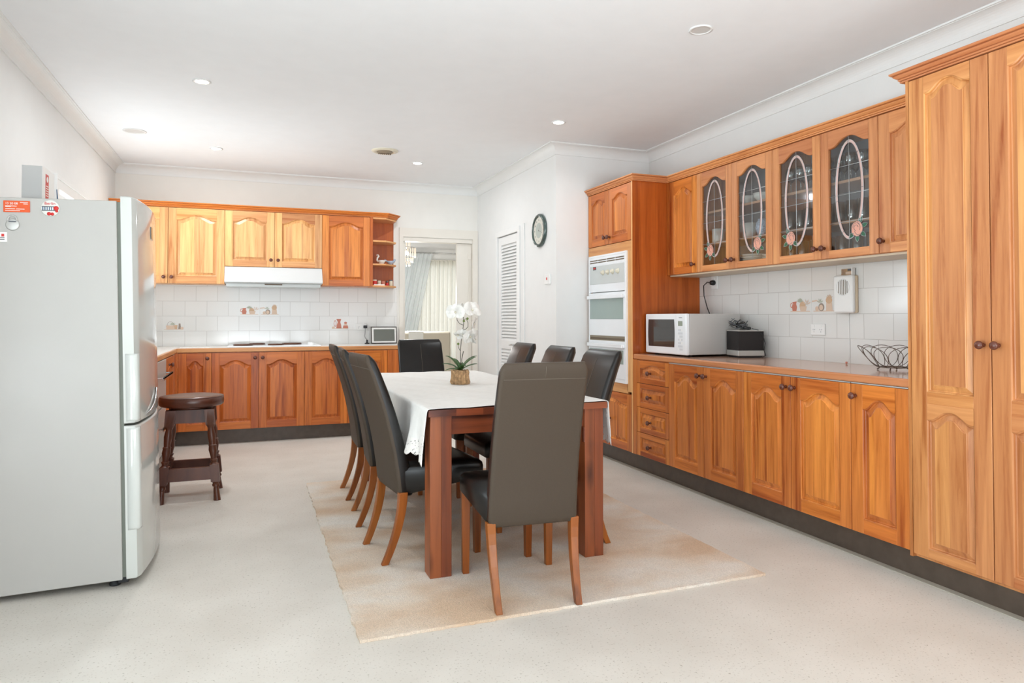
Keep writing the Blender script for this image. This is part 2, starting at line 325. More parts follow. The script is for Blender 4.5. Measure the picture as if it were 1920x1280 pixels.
def tag(o, label, cat, group=None, kind=None):
    if label: o['label'] = label
    if cat: o['category'] = cat
    if group: o['group'] = group
    if kind: o['kind'] = kind
    return o
def thing(name, label, cat, loc=(0, 0, 0), rotz=0, group=None):
    o = D.objects.new(name, None); o.empty_display_size = .1; C.objects.link(o); o.location = loc; o.rotation_euler.z = rotz
    return tag(o, label, cat, group)
def struct(o): o['kind'] = 'structure'; return o
def dup(o, parent=None):
    c = o.copy(); C.objects.link(c)
    if parent is not None: c.parent = parent
    for ch in list(o.children): dup(ch, c)
    return c
def bx(name, parent, m, *b, bevel=.002, t=None):
    mb = MB(); mb.box(*b, m, t); return mb.build(name, parent, bevel)
def txt(body, size, m, name, parent, mtx, ext=.0004, align='CENTER'):
    cu = D.curves.new(name, 'FONT'); cu.body = body; cu.size = size; cu.extrude = ext; cu.align_x = align
    tmp = D.objects.new(name+'_tmp', cu); C.objects.link(tmp); bpy.context.view_layer.update()
    me = D.meshes.new_from_object(tmp.evaluated_get(bpy.context.evaluated_depsgraph_get()))
    D.objects.remove(tmp); D.curves.remove(cu)
    me.materials.clear(); me.materials.append(MATS[m]); me.transform(mtx)
    o = D.objects.new(name, me); C.objects.link(o); o.parent = parent; return o

# ================================================================== the room
def slab(name, m, *boxes, t=.5):
    mb = MB()
    for b in boxes: mb.box(*b, m, t)
    return struct(mb.build(name))
def plane_xy(name, m, x0, x1, y0, y1, z, flip=False):
    mb = MB(); p = [(x0, y0, z), (x1, y0, z), (x1, y1, z), (x0, y1, z)]
    if flip: p = p[::-1]
    mb.poly(p, m); return mb
slab('floor', 'vinyl', (XLW-.1, 6, YR-.1, 11.4, -.08, 0))
slab('ceiling', 'ceilpaint', (XLW-.1, 6, YR-.1, 11.4, H, H+.08))
# left wall with the sink window and, nearer than the frame, a second window
W1 = (5.44, 6.95, 1.08, 2.06); W2 = (-.8, 2.6, .25, 2.25)
slab('wall_left', 'wallpaint', (XLW-.1, XLW, YR, W2[0], 0, H), (XLW-.1, XLW, W2[1], W1[0], 0, H), (XLW-.1, XLW, W1[1], YB, 0, H),
     (XLW-.1, XLW, W2[0], W2[1], 0, W2[2]), (XLW-.1, XLW, W2[0], W2[1], W2[3], H), (XLW-.1, XLW, W1[0], W1[1], 0, W1[2]), (XLW-.1, XLW, W1[0], W1[1], W1[3], H))
DX0, DX1, DZ = 1.584, 2.394, 2.04
slab('wall_back', 'backpaint', (XLW-.1, DX0, YB, YB+.11, 0, H), (DX1, 6, YB, YB+.11, 0, H), (DX0, DX1, YB, YB+.11, DZ, H))
LY0, LY1, LZ = 6.27, 6.87, 2.03          # louvre door opening
slab('wall_cupboard', 'wallpaint', (XL, XL+.1, YC, LY0, 0, H), (XL, XL+.1, LY1, YB, 0, H), (XL, XL+.1, LY0, LY1, LZ, H), (XL+.1, XW+.1, YC, YC+.1, 0, H))
slab('wall_right', 'wallpaint', (XW, XW+.1, YR, YC, 0, H))
slab('wall_rear', 'wallpaint', (XLW-.1, -.7, YR-.1, YR, 0, H), (2.9, XW+.1, YR-.1, YR, 0, H), (-.7, 2.9, YR-.1, YR, 0, .2), (-.7, 2.9, YR-.1, YR, 2.3, H))
slab('wall_cupboard_inner', 'backpaint', (XL+.7, XL+.72, YC+.1, YB, 0, H))
# dining room beyond the doorway
slab('wall_dining_far', 'wallpaint', (.2, 2.5, 11.2, 11.3, 0, H), (4.4, 6, 11.2, 11.3, 0, H), (2.5, 4.4, 11.2, 11.3, 0, .35), (2.5, 4.4, 11.2, 11.3, 2.12, H))
slab('wall_dining_left', 'wallpaint', (.1, .2, YB+.11, 11.3, 0, H)); slab('wall_dining_right', 'wallpaint', (5.9, 6, YB+.11, 11.3, 0, H))

# glazed tiles
mb = MB(); mb.box(XLW, 1.515, YB-.006, YB, .9, 1.53, 'tiles_back', .5); struct(mb.build('trim_1'))
mb = MB(); mb.box(XW-.006, XW, 2.2535, 4.63, .9, 1.53, 'tiles_right', .5); struct(mb.build('trim_2'))

# coved cornice
cp = [(0, H-.09), (.007, H-.09), (.007, H-.081)] + [(.074-.067*math.cos(a), H-.012-.069*(1-math.sin(a))) for a in [i*PI/2/8 for i in range(9)]] + [(.074, H-.009), (.086, H-.009), (.086, H)]
mb = MB(); mb.sweep([(XLW, YR), (XLW, YB), (XL, YB), (XL, YC), (XW, YC), (XW, YR)], cp, 'cornicepaint', side=-1, t=.5); struct(mb.build('trim_3'))

# doorway architrave, jambs, half-drawn sliding door
mb = MB()
for a, b, c, d in ((DX0-.045, DX0, 0, DZ+.045), (DX1, DX1+.06, 0, DZ+.045), (DX0-.045, DX1+.06, DZ+.045, DZ+.145)):
    mb.box(a, b, YB-.018, YB, c, d, 'doorpaint', .5)
for a, b, c, d in ((DX0-.012, DX0+.002, 0, DZ+.04), (DX1-.002, DX1+.014, 0, DZ+.04), (DX0+.003, DX1-.003, DZ-.002, DZ+.04)):
    mb.box(a, b, YB-.006, YB+.11, c, d, 'doorpaint', .5)
mb.box(DX0, DX0+.03, YB+.03, YB+.07, 0, DZ, 'doorpaint', .5)
d1 = struct(mb.build('door_1'))
sl = thing('sliding_door', 'cream sliding door drawn partly across the doorway to the bright dining room', 'door', (0, 0, 0))
mb = MB(); mb.box(2.214, DX1-.004, YB+.032, YB+.068, .01, DZ-.004, 'doorpaint', .5); mb.build('door_leaf', sl, .002)
mb = MB(); mb.box(2.345, 2.385, YB+.024, YB+.034, 1.86, 1.93, 'doorpaint', .5); mb.box(2.352, 2.358, YB+.018, YB+.026, .05, 1.86, 'doorpaint', .5); mb.build('edge_strip', sl, .001)

# louvre door
mb = MB()
mb.box(XL-.016, XL, LY0-.05, LY0, 0, LZ+.05, 'cornicepaint', .5); mb.box(XL-.016, XL, LY1, LY1+.05, 0, LZ+.05, 'cornicepaint', .5)
mb.box(XL-.016, XL, LY0, LY1, LZ, LZ+.05, 'cornicepaint', .5); mb.box(XL-.012, XL, 6.105, 6.13, 0, 2.09, 'cornicepaint', .5)
mb.box(XL, XL+.02, LY0, LY0+.004, 0, LZ, 'cornicepaint', .5)
struct(mb.build('trim_4', bevel=.002))
ld = struct(thing('door_2', None, None, (XL+.005, LY1-.004, 0), -PI/2))
Wd, Hd = LY1-LY0-.008, LZ-.006
mb = MB(); st = .075
mb.box(0, st, 0, .032, .01, Hd, 'cornicepaint', .5); mb.box(Wd-st, Wd, 0, .032, .01, Hd, 'cornicepaint', .5)
for z0, z1 in ((.01, .16), (.86, .95), (Hd-.085, Hd)): mb.box(st, Wd-st, 0, .032, z0, z1, 'cornicepaint', .5)
mb.build('door_frame', ld, .002)
mb = MB()
for z0, z1 in ((.16, .86), (.95, Hd-.085)):
    n = int((z1-z0)/.0325)
    for i in range(n):
        z = z0+(i+.5)*(z1-z0)/n; c, s_ = .018, .0185
        mb.poly([(st, .004, z-s_), (Wd-st, .004, z-s_), (Wd-st, .03, z+s_), (st, .03, z+s_)], 'cornicepaint', .5)
        mb.poly([(st, .004, z-s_), (st, .004, z-s_+.007), (Wd-st, .004, z-s_+.007), (Wd-st, .004, z-s_)], 'cornicepaint', .5)
        mb.poly([(st, .004, z-s_+.007), (st, .03, z+s_+.007), (Wd-st, .03, z+s_+.007), (Wd-st, .004, z-s_+.007)], 'cornicepaint', .5)
mb.box(st, Wd-st, .034, .04, .1, Hd-.05, 'cornicepaint', .5)
mb.build('louvre_slats', ld)
mb = MB(); mb.lathe([(.022, 0), (.022, .006), (.009, .01), (.009, .045)], 'steel', (Wd-.035, 0, .915), 'y'); mb.tube([(Wd-.035, -.045, .915), (Wd-.09, -.05, .915), (Wd-.15, -.048, .912)], .008, 'steel'); mb.build('door_handle', ld)

# windows (the sink window shows over the fridge)
def window(name, y0, y1, z0, z1, mull):
    o = struct(thing(name, None, None, (0, 0, 0)))
    mb = MB()
    for a in ((y0-.06, y0+.005, z0-.05, z1+.06), (y1-.005, y1+.06, z0-.05, z1+.06), (y0+.005, y1-.005, z1-.005, z1+.06), (y0+.005, y1-.005, z0-.05, z0+.005)):
        mb.box(XLW, XLW+.014, a[0], a[1], a[2], a[3], 'cornicepaint', .5)
    for a in ((y0-.085, y0-.06, z0-.05, z1+.085), (y0-.06, y1+.085, z1+.06, z1+.085)): mb.box(XLW, XLW+.022, a[0], a[1], a[2], a[3], 'cornicepaint', .5)
    mb.build('architrave', o)
    mb = MB()
    for a in ((y0, y0+.04, z0, z1), (y1-.04, y1, z0, z1), (y0, y1, z0, z0+.04), (y0, y1, z1-.04, z1)): mb.box(XLW-.08, XLW-.04, *a, 'cornicepaint', .5)
    for k in mull: mb.box(XLW-.08, XLW-.04, k-.02, k+.02, z0, z1, 'cornicepaint', .5)
    mb.build('window_frame', o)
    mb = MB(); mb.box(XLW-.062, XLW-.058, y0+.03, y1-.03, z0+.03, z1-.03, 'winpane', .5); mb.build('pane', o)
window('window_1', *W1, (6.2,)); window('window_2', *W2, (.9,))
mb = MB()
for a in ((-.7, -.64, .2, 2.3), (2.84, 2.9, .2, 2.3), (-.7, 2.9, .2, .26), (-.7, 2.9, 2.24, 2.3), (.47, .53, .2, 2.3), (1.67, 1.73, .2, 2.3)): mb.box(a[0], a[1], YR-.07, YR-.03, a[2], a[3], 'cornicepaint', .5)
struct(mb.build('window_3'))
mb = MB()
for a in ((2.5, 2.56, .35, 2.12), (4.34, 4.4, .35, 2.12), (2.5, 4.4, .35, .41), (2.5, 4.4, 2.06, 2.12), (3.42, 3.48, .35, 2.12)): mb.box(a[0], a[1], 11.22, 11.27, a[2], a[3], 'cornicepaint', .5)
struct(mb.build('window_4'))

# kickboards and coved vinyl edge
mb = MB()
mb.box(XF+.05, XF+.066, .9, YC, 0, ZB, 'kick', .5); struct(mb.build('trim_5'))
mb = MB(); mb.box(XLW, 1.47, YF+.05, YF+.066, 0, ZB, 'kick', .5); mb.box(-.72, -.704, 4.7, YF+.05, 0, ZB, 'kick', .5); struct(mb.build('trim_6'))

mb = MB(); mb.box(XF+.012, XF+.05, .9, YC, .0005, .004, 'vinyl_edge', .5); struct(mb.build('trim_7'))
# ceiling fittings
def downlight(x, y, label, on=True, r=.053, power=5, spread=165):
    o = thing('downlight', label, 'ceiling light', (x, y, H), 0, 'round downlights set in the ceiling')
    mb = MB(); mb.lathe([(r, 0), (r+.002, -.004), (r-.012, -.006), (r-.014, .002)], 'white_plastic', seg=32, cap0=False, cap1=False); mb.build('trim_ring', o)
    mb = MB(); mb.lathe([(0.0001, -.003), (r-.013, -.003)], 'lamp_on' if on else 'light_off', seg=32, cap0=False, cap1=False); mb.build('lens', o)
    if on:
        l = D.lights.new('downlight_lamp', 'AREA'); l.shape = 'DISK'; l.size = .07; l.energy = power; l.spread = math.radians(spread); l.color = (.93, .97, 1)
        lo = D.objects.new('downlight_lamp', l); C.objects.link(lo); lo.parent = o; lo.location = (0, 0, -.008)
    return o
downlight(-.297, 4.744, 'lit downlight nearest the left wall, the largest in the picture', power=5.6, spread=172)
downlight(-.292, 6.58, 'lit downlight in the ceiling above the rangehood end of the kitchen', power=5.5, spread=175)
downlight(2.201, 4.773, 'lit downlight in front of the corner of the projecting wall', power=2.0, spread=150)
downlight(1.501, 6.515, 'lit downlight beside the round air vent', power=5, spread=175)
o = downlight(2.187, 2.973, 'unlit round fitting in the ceiling nearest the pantry', False, .06); o['group'] = 'unlit round ceiling fittings'
o = downlight(-.877, 6.197, 'faint unlit round disc in the ceiling near the left wall', False, .085); o['group'] = 'unlit round ceiling fittings'
o = thing('ceiling_vent', 'round cream air vent in the ceiling over the table', 'vent', (1.118, 6.141, H))
mb = MB(); mb.lathe([(.118, 0), (.118, -.006), (.09, -.016), (.075, -.012), (.07, .004)], 'ivory', seg=32, cap0=False, cap1=False); mb.build('rim', o)
mb = MB(); mb.lathe([(.0001, -.02), (.06, -.018), (.068, -.006)], 'grate', seg=32, cap0=False, cap1=False); mb.build('diffuser', o)
mb = MB()
for k in range(7): mb.box(-.05+.017*k, -.042+.017*k, .018, .05, -.024, -.014, 'vent_dark', .5)
mb.build('slots', o)

# ================================================================== cupboards
# local frame of every cupboard: x along the front (left to right), -y towards the room, z up
KNOB = MB(); KNOB.lathe([(.0075, 0), (.009, .004), (.0065, .01), (.0065, .016), (.011, .02), (.0165, .026), (.0175, .031), (.015, .037), (.009, .0405), (.002, .042)], 'knob', ax='y', seg=20)
KM = [None]
def knob(parent, x, z, y=-.02):
    if KM[0] is None:
        o = KNOB.build('knob', parent); KM[0] = o.data
    else:
        o = D.objects.new('knob', KM[0]); C.objects.link(o); o.parent = parent
    o.location = (x, y, z); return o
def bell(t): return .5*(1+math.cos(PI*min(1, (abs(2*t-1)/.9)**1.22)))
NA = 24
def contour(x0, x1, z0, zs, A, d, y):
    a, b = x0+d, x1-d
    bot = [(a+(b-a)*i/NA, y, z0+d) for i in range(NA+1)]
    top = [(a+(b-a)*i/NA, y, zs-d+A*bell(i/NA)) for i in range(NA, -1, -1)]
    return bot+top
def door(parent, x0, x1, z0, z1, w='amber', A=.04, st=.066, rb=.066, rt=.105, knobat=None, glass=None, panels=None, name='door', nst=None):
    """framed door with raised panels (or a leaded pane); panels: list of (z0, shoulder, arch)"""
    T = .02; g = .002; X0, X1, Z0, Z1 = x0+g, x1-g, z0+g, z1-g
    V, Hh = w+'_v', w+'_h'
    if panels is None: panels = [(Z0+rb, Z1-rt, A)]
    mb = MB(); mb.box(X0, X0+st, -T, 0, Z0, Z1, V); mb.box(X1-st, X1, -T, 0, Z0, Z1, V)
    a, b = X0+st, X1-st
    zlo = Z0
    for i, (pz0, zs, AA) in enumerate(panels):
        t = random.random()
        mb.box(a, b, -T, 0, zlo, pz0, Hh, t)
        znext = Z1 if i == len(panels)-1 else (zs+AA+.03)
        t = random.random(); b0 = len(mb.v)
        for k in range(NA+1):
            x = a+(b-a)*k/NA; zz = zs+AA*bell(k/NA)
            mb.v += [(x, -T, zz), (x, -T, znext), (x, 0, zz), (x, 0, znext)]
        for k in range(NA):
            p, q_ = b0+4*k, b0+4*(k+1)
            mb.face((p, q_, q_+1, p+1), Hh, t); mb.face((p+2, q_+2, q_, p), Hh, t, True); mb.face((p+1, q_+1, q_+3, p+3), Hh, t)
        zlo = znext
    d = mb.build(name, parent, .0015, seg=1)
    for (pz0, zs, AA) in panels:
        if glass is None:
            mb = MB(); n = 2*(NA+1)
            t0 = random.random()
            R = [contour(a, b, pz0, zs, AA, 0, -T+.0005), contour(a, b, pz0, zs, AA, .004, -T+.003), contour(a, b, pz0, zs, AA, .006, -T+.011), contour(a, b, pz0, zs, AA, .010, -T+.013), contour(a, b, pz0, zs, AA, .03, -T+.006), contour(a, b, pz0, zs, AA, .0305, -T+.0035), contour(a, b, pz0, zs, AA, .034, -T+.002)]
            mb.rings(R, V, t0, False, False, False)
            bb = len(mb.v)-n; ns = nst or max(2, round((b-a)/.09)); cuts = sorted(random.sample(range(5, NA-4), ns-1)) if ns > 1 and NA > 10 else []
            tone = random.random(); 
            for k in range(NA):
                if k in cuts: tone = random.random()
                mb.face((bb+k, bb+k+1, bb+n-2-k, bb+n-1-k), V, tone)
            mb.build('panel', d)
        else:
            mb = MB(); c = contour(a-.006, b+.006, pz0-.006, zs+.006, AA, 0, -.008); mb.poly(c, 'pane'); mb.build('glass_pane', d)
            leadwork(d, a, b, pz0, zs, AA, glass)
    if knobat: knob(d, knobat[0], knobat[1])
    return d

def leadwork(par, a, b, z0, zs, AA, side):
    cx = (a+b)/2; y = -.0105
    zc0, zc1 = z0+.052, zs+AA-.022; cz = (zc0+zc1)/2; ry = (zc1-zc0)/2; rx = (b-a)/2*.70; wd = .0165
    rose = (cx+side*.05, z0+.103)
    lead = MB()
    def line(p, q_, r=.0016, m='lead'): lead.tube([(p[0], y, p[1]), (q_[0], y, q_[1])], r, m, 5)
    line((cx, z0), (cx, zs+AA)); 
    for zz in (z0+.462, z0+.303, z0+.151):
        line((a, zz), (b, zz))
    # oval band, open where the rose sits
    N_ = 56; ang0 = math.atan2((rose[1]-cz)/ry, (rose[0]-cx)/rx)
    pts = []
    if side > 0: ss, ee = -PI/2+.02, ang0
    pts = [ang0+.16+(2*PI-.42)*k/N_ if side > 0 else ang0-.16-(2*PI-.42)*k/N_ for k in range(N_+1)]
    P = lambda an, o: (cx+(rx+o)*math.cos(an), cz+(ry+o)*math.sin(an))
    inl = MB()
    for k in range(N_):
        p0, p1, q0, q1 = P(pts[k], 0), P(pts[k+1], 0), P(pts[k], -wd), P(pts[k+1], -wd)
        inl.poly([(p0[0], y+.0003, p0[1]), (p1[0], y+.0003, p1[1]), (q1[0], y+.0003, q1[1]), (q0[0], y+.0003, q0[1])], 'pink_glass')
    for o in (0, -wd): lead.tube([(P(t, o)[0], y, P(t, o)[1]) for t in pts], .0015, 'lead_dark' if o else 'lead', 5)
    for k in range(0, N_+1, 8): line(P(pts[k], 0), P(pts[k], -wd), .0012, 'lead_dark')
    # rose of nested petals with five leaves
    rr = .037
    def disc(c, rx_, rz_, m, yy, n=20, ph=0):
        inl.poly([(c[0]+rx_*math.cos(2*PI*k/n)*(1+.06*math.cos(5*2*PI*k/n+ph)), yy, c[1]+rz_*math.sin(2*PI*k/n)*(1+.06*math.cos(5*2*PI*k/n+ph))) for k in range(n)], m)
    disc(rose, rr, rr*1.12, 'rose_glass', y-.0006)
    for (ax_, az_, r_, s0, s1) in ((0, 0, rr*1.05, 0, 2*PI), (-.004*side, .006, rr*.66, -.6, 3.0), (-.006*side, .006, rr*.38, .2, 4.6), (.01*side, -.004, rr*.72, 3.4, 5.6)):
        lead.tube([(rose[0]+ax_+r_*math.cos(s0+(s1-s0)*k/14), y-.001, rose[1]+az_+r_*1.1*math.sin(s0+(s1-s0)*k/14)) for k in range(15)], .0011, 'lead_dark', 5)
    for an in (62, 18, -38, -88, -140):
        an = math.radians(an); dx, dz = math.cos(an)*side, math.sin(an)
        base = (rose[0]+dx*rr*.8, rose[1]+dz*rr*.9); tip = (rose[0]+dx*(rr+.036), rose[1]+dz*(rr+.036))
        tip = (min(max(tip[0], a+.002), b-.002), max(tip[1], z0+.002)); px, pz = -dz, dx
        cyc = [base]
        for f, w_ in ((.3, .012), (.6, .011), (.85, .005)): cyc.append((base[0]+(tip[0]-base[0])*f+px*w_, base[1]+(tip[1]-base[1])*f+pz*w_))
        cyc.append(tip)
        for f, w_ in ((.85, .005), (.6, .011), (.3, .012)): cyc.append((base[0]+(tip[0]-base[0])*f-px*w_, base[1]+(tip[1]-base[1])*f-pz*w_))
        cyc = [(min(max(p[0], a), b), p[1]) for p in cyc]
        inl.poly([(p[0], y-.0002, p[1]) for p in cyc], 'green_glass')
        lead.tube([(p[0], y-.0003, p[1]) for p in cyc]+[(cyc[0][0], y-.0003, cyc[0][1])], .0011, 'lead', 5)
    inl.build('coloured_glass', par); lead.build('lead_strips', par)

def carcass(parent, W, z0, z1, dep, w='amber', inside=False, shelves=(), split=None, endpanel=True):
    mb = MB()
    if not inside: mb.box(0, W, .001, dep, z0, z1, w+'_v', .5)
    else:
        t = .016; mb.box(0, t, .001, dep, z0, z1, w+'_v', .5); mb.box(W-t, W, .001, dep, z0, z1, w+'_v', .5)
        mb.box(t, W-t, .001, dep, z0, z0+t, w+'_v', .5); mb.box(t, W-t, .001, dep, z1-t, z1, w+'_v', .5); mb.box(t, W-t, dep-.006, dep, z0+t, z1-t, 'interior', .5)
    b = mb.build('carcass', parent)
    for z in shelves:
        mb = MB(); mb.box(.017, W-.017, .03, dep-.008, z-.016, z, 'interior_shelf', .5); mb.build('shelf', parent, .001)
    return b

RR = -PI/2
def rcab(name, label, cat, y_left, X, group=None): return thing(name, label, cat, (X, y_left, 0), RR, group)
RD = XW-XF-.003
# --- drawers beside the oven tower
c = rcab('drawer_cabinet', 'narrow base unit of four timber drawers between oven tower and cupboards', 'cabinet', 4.6285, XF)
carcass(c, 4.6285-4.147, ZB, ZT, RD, 'amber')
mb = MB(); mb.box(0, .05, -.02, 0, ZB, ZT, 'amber_v'); mb.build('filler_strip', c)
zz = [ZT-.002, .684, .501, .313, ZB]
for i in range(4):
    z1, z0 = zz[i], zz[i+1]; x0, x1 = .052, 4.6285-4.147
    A = .028 if i == 0 else 0; rt = .058 if i == 0 else .036
    door(c, x0, x1, z0, z1, 'amber', A, .045, .036, rt, ((x0+x1)/2-.02, (z0+z1)/2-.005), name='drawer', nst=1)
# --- base doors
def base_unit(label, ys, kn, w='amber', name='base_cabinet'):
    c = rcab(name, label, 'cabinet', ys[0], XF, 'timber base cabinets under the right worktop'); W = ys[0]-ys[-1]
    carcass(c, W, ZB, ZT, RD, w)
    mb = MB(); mb.box(.004, W-.004, -.019, .0, ZT-.0035, ZT+.0015, 'alu', .5); mb.build('top_strip', c)
    for i in range(len(ys)-1):
        x0, x1 = ys[0]-ys[i], ys[0]-ys[i+1]
        kx = x1-.032 if kn[i] == 'r' else x0+.032
        door(c, x0, x1, ZB, ZT-.004, w, .05, .068, .07, .118, (kx, .797))
    return c
base_unit('double-door base cabinet right beside the stack of drawers', (4.147, 3.7487, 3.3616), 'rl', 'amber')
base_unit('double-door base cabinet in the middle of the right-hand run', (3.3616, 2.975, 2.5736), 'rl', 'amber')
base_unit('single-door base cabinet next to the tall pantry', (2.5736, 2.2535), 'l', 'amber')
# --- worktop right
mb = MB(); x0 = XF-.016
prof = [(x0+.004, .862), (x0, .868), (x0, .892), (x0+.003, .898), (x0+.01, .9), (XW-.001, .9), (XW-.001, .862)]
R = [[(p[0], y, p[1]) for p in prof] for y in (4.6285, 2.2535)]
mb.rings(R, 'worktop_edge', .5, False, mf=lambda i, j: 'worktop_top' if j == 4 else 'worktop_edge'); tag(mb.build('worktop'), 'long glossy timber-look worktop under the microwave and wire bowl', 'worktop')

# --- pantry
c = rcab('pantry_cabinet', 'tall full-height timber pantry with long two-panel doors at the right edge', 'cabinet', 2.2535, XF)
PW = 1.48
mb = MB(); mb.box(0, PW, .001, RD, ZB-.02, ZU1, 'tawny_v', .6); mb.build('carcass', c)
mb = MB(); mb.box(0, .014, -.02, .001, ZB-.02, ZU1, 'tawny_v', .75); mb.build('end_strip', c)
for i in range(4):
    x0 = .014+.3575*i; x1 = x0+.3575
    door(c, x0, x1, ZB-.006, ZU1-.003, 'tawny', .04, .073, .05, .09, (x1-.03 if i % 2 == 0 else x0+.03, 1.066), panels=[(.17, .765-.035, .042), (.852, 2.162, .042)])
# --- oven tower
c = rcab('oven_tower', 'tall timber cupboard housing the white double oven', 'cabinet', YC-.004, XF)
TW = YC-.004-4.6315
mb = MB(); mb.box(0, .012, 0, RD, ZB-.0, ZU1, 'honey_v', .7); mb.box(TW-.018, TW, -.02, RD, ZB, ZU1, 'russet_v', .45); mb.box(.012, TW-.018, .002, RD, ZB, .58, 'amber_v', .5); mb.box(.012, TW-.018, .002, RD, 1.79, ZU1, 'amber_v', .5); mb.box(.012, TW-.018, RD-.02, RD, .58, 1.79, 'amber_v', .5)
mb.build('carcass', c)
mb = MB(); mb.box(TW-.018, TW-.0005, -.0215, -.019, ZB, ZU1, 'honey_v', .8); mb.build('edge_strip', c)
y0o, y1o = 4.706, 5.347
xo0, xo1 = YC-.004-y1o, YC-.004-y0o
mb = MB(); mb.box(.012, TW-.018, -.02, .0, 1.70, 1.782, 'honey_h', .4); mb.box(.012, xo0+.006, -.02, 0, .60, 1.70, 'honey_v', .5); mb.box(xo1-.006, TW-.018, -.02, 0, .60, 1.70, 'honey_v', .7); mb.box(xo0, xo1, -.02, 0, .585, .668, 'honey_h', .5); mb.build('fascia', c)
xm = TW/2-.012
door(c, .006, xm, 1.785, ZU1-.003, 'amber', .035, .06, .06, .085, (xm-.03, 1.843)); door(c, xm, TW-.018, 1.785, ZU1-.003, 'amber', .035, .06, .06, .085, (xm+.03, 1.843))
door(c, .006, TW-.018, ZB, .582, 'amber', .04, .07, .06, .085, (TW/2+.02, .36))
# --- oven
c = rcab('double_oven', 'white built-in double wall oven with four knobs in the timber tower', 'oven', y1o, XF)
OW = y1o-y0o
mb = MB(); mb.box(.02, OW-.02, 0, .5, .68, 1.69, 'enamel_grey', .5); mb.build('housing', c)
mb = MB(); F = -.034
mb.box(0, .018, F, -.018, .66, 1.707, 'enamel', .5); mb.box(OW-.018, OW, F-.004, -.018, .66, 1.707, 'enamel', .5); mb.box(.018, OW-.018, F, -.018, 1.69, 1.707, 'enamel', .5); mb.box(.018, OW-.018, F, -.018, .66, .69, 'enamel', .5); mb.build('frame', c, .002)
mb = MB(); mb.box(.018, OW-.018, F+.002, -.018, 1.625, 1.69, 'enamel', .5)
for r_ in range(2):
    for s_ in range(4): mb.box(.03+s_*.147, .03+s_*.147+.138, F+.0005, F+.006, 1.642+r_*.018, 1.651+r_*.018, 'vent_dark', .5)
mb.build('vent_grille', c)
mb = MB(); mb.box(.018, OW-.018, F+.002, -.018, 1.395, 1.625, 'enamel', .5); mb.box(.03, OW-.03, F-.001, F+.003, 1.462, 1.617, 'enamel_grey', .5); cpn = mb.build('control_panel', c, .002)
mb = MB(); mb.box(.09, .145, F-.002, F+.001, 1.585, 1.612, 'darkglass', .5); mb.box(.1, .135, F-.003, F, 1.592, 1.605, 'red', .5); mb.build('clock_display', cpn)
for yk in (5.078, 4.997, 4.917, 4.831):
    mb = MB(); mb.lathe([(.022, 0), (.021, .006), (.014, .01), (.013, .02), (.004, .021)], 'ivory', (y1o-yk, F, 1.555), 'y', 18); mb.build('oven_knob', cpn)
def odoor(z0, z1, gz0, gz1):
    mb = MB(); mb.box(.018, OW-.018, F-.004, -.018, z0, z1, 'enamel', .5); d = mb.build('oven_door', c, .003)
    mb = MB(); mb.box(.04, OW-.04, F-.006, F-.003, gz0, gz1, 'ovenglass', .5); mb.build('window_glass', d)
    mb = MB(); mb.box(.022, OW-.022, F-.03, F-.012, z1-.052, z1-.022, 'enamel', .5); mb.box(.022, .04, F-.014, F-.002, z1-.05, z1-.024, 'enamel', .5); mb.box(OW-.04, OW-.022, F-.014, F-.002, z1-.05, z1-.024, 'enamel', .5); mb.build('handle', d, .004)
odoor(1.03, 1.388, 1.168, 1.362); odoor(.69, .99, .811, .92)
mb = MB(); mb.box(.018, OW-.018, -.03, -.018, .99, 1.03, 'grate', .5); mb.box(.03, OW-.03, -.032, -.028, .998, 1.014, 'vent_dark', .5); mb.build('vent_slot', c)
# --- wall cupboards right
UD = XW-XU-.003
UY = [4.628, 4.2416, 3.851, 3.4567, 3.0643, 2.6722, 2.2535]
c = rcab('wall_cupboard', 'narrow solid-door wall cupboard between oven tower and the leaded glass doors', 'cabinet', UY[0], XU, 'timber wall cupboards on the right'); W = UY[0]-UY[1]
carcass(c, W, ZU0, ZU1, UD, 'amber'); mb = MB(); mb.box(0, .03, -.02, 0, ZU0, ZU1, 'amber_v', .7); mb.build('filler_strip', c)
door(c, .03, W, ZU0, ZU1-.004, 'amber', .045, .06, .05, .105, (W-.028, 1.574))
for i, lb, w_ in ((1, 'double wall cupboard with leaded rose glass doors holding white crockery, nearer the ovens', 'rosy'), (3, 'double wall cupboard with leaded rose glass doors full of drinking glasses', 'rosy')):
    c = rcab('glass_door_cupboard', lb, 'cabinet', UY[i], XU, 'timber wall cupboards on the right'); W = UY[i]-UY[i+2]; m_ = UY[i]-UY[i+1]
    carcass(c, W, ZU0, ZU1, UD, w_, True, (1.722, 1.952))
    door(c, 0, m_, ZU0, ZU1-.004, w_, .048, .058, .044, .102, (m_-.028, 1.573), glass=-1)
    door(c, m_, W, ZU0, ZU1-.004, w_, .048, .058, .044, .102, (m_+.03, 1.573), glass=1)
c = rcab('wall_cupboard', 'solid-door wall cupboard partly hidden behind the tall pantry', 'cabinet', UY[5], XU, 'timber wall cupboards on the right'); W = UY[5]-UY[6]
carcass(c, W, ZU0, ZU1, UD, 'rosy'); door(c, 0, W, ZU0, ZU1-.004, 'rosy', .045, .065, .05, .105, (.03, 1.574))
mb = MB(); mb.box(XU+.002, XW-.008, 2.26, 4.62, ZU0-.012, ZU0-.001, 'cream_plastic', .5); tag(mb.build('light_pelmet'), 'pale board under the right wall cupboards', 'panel')
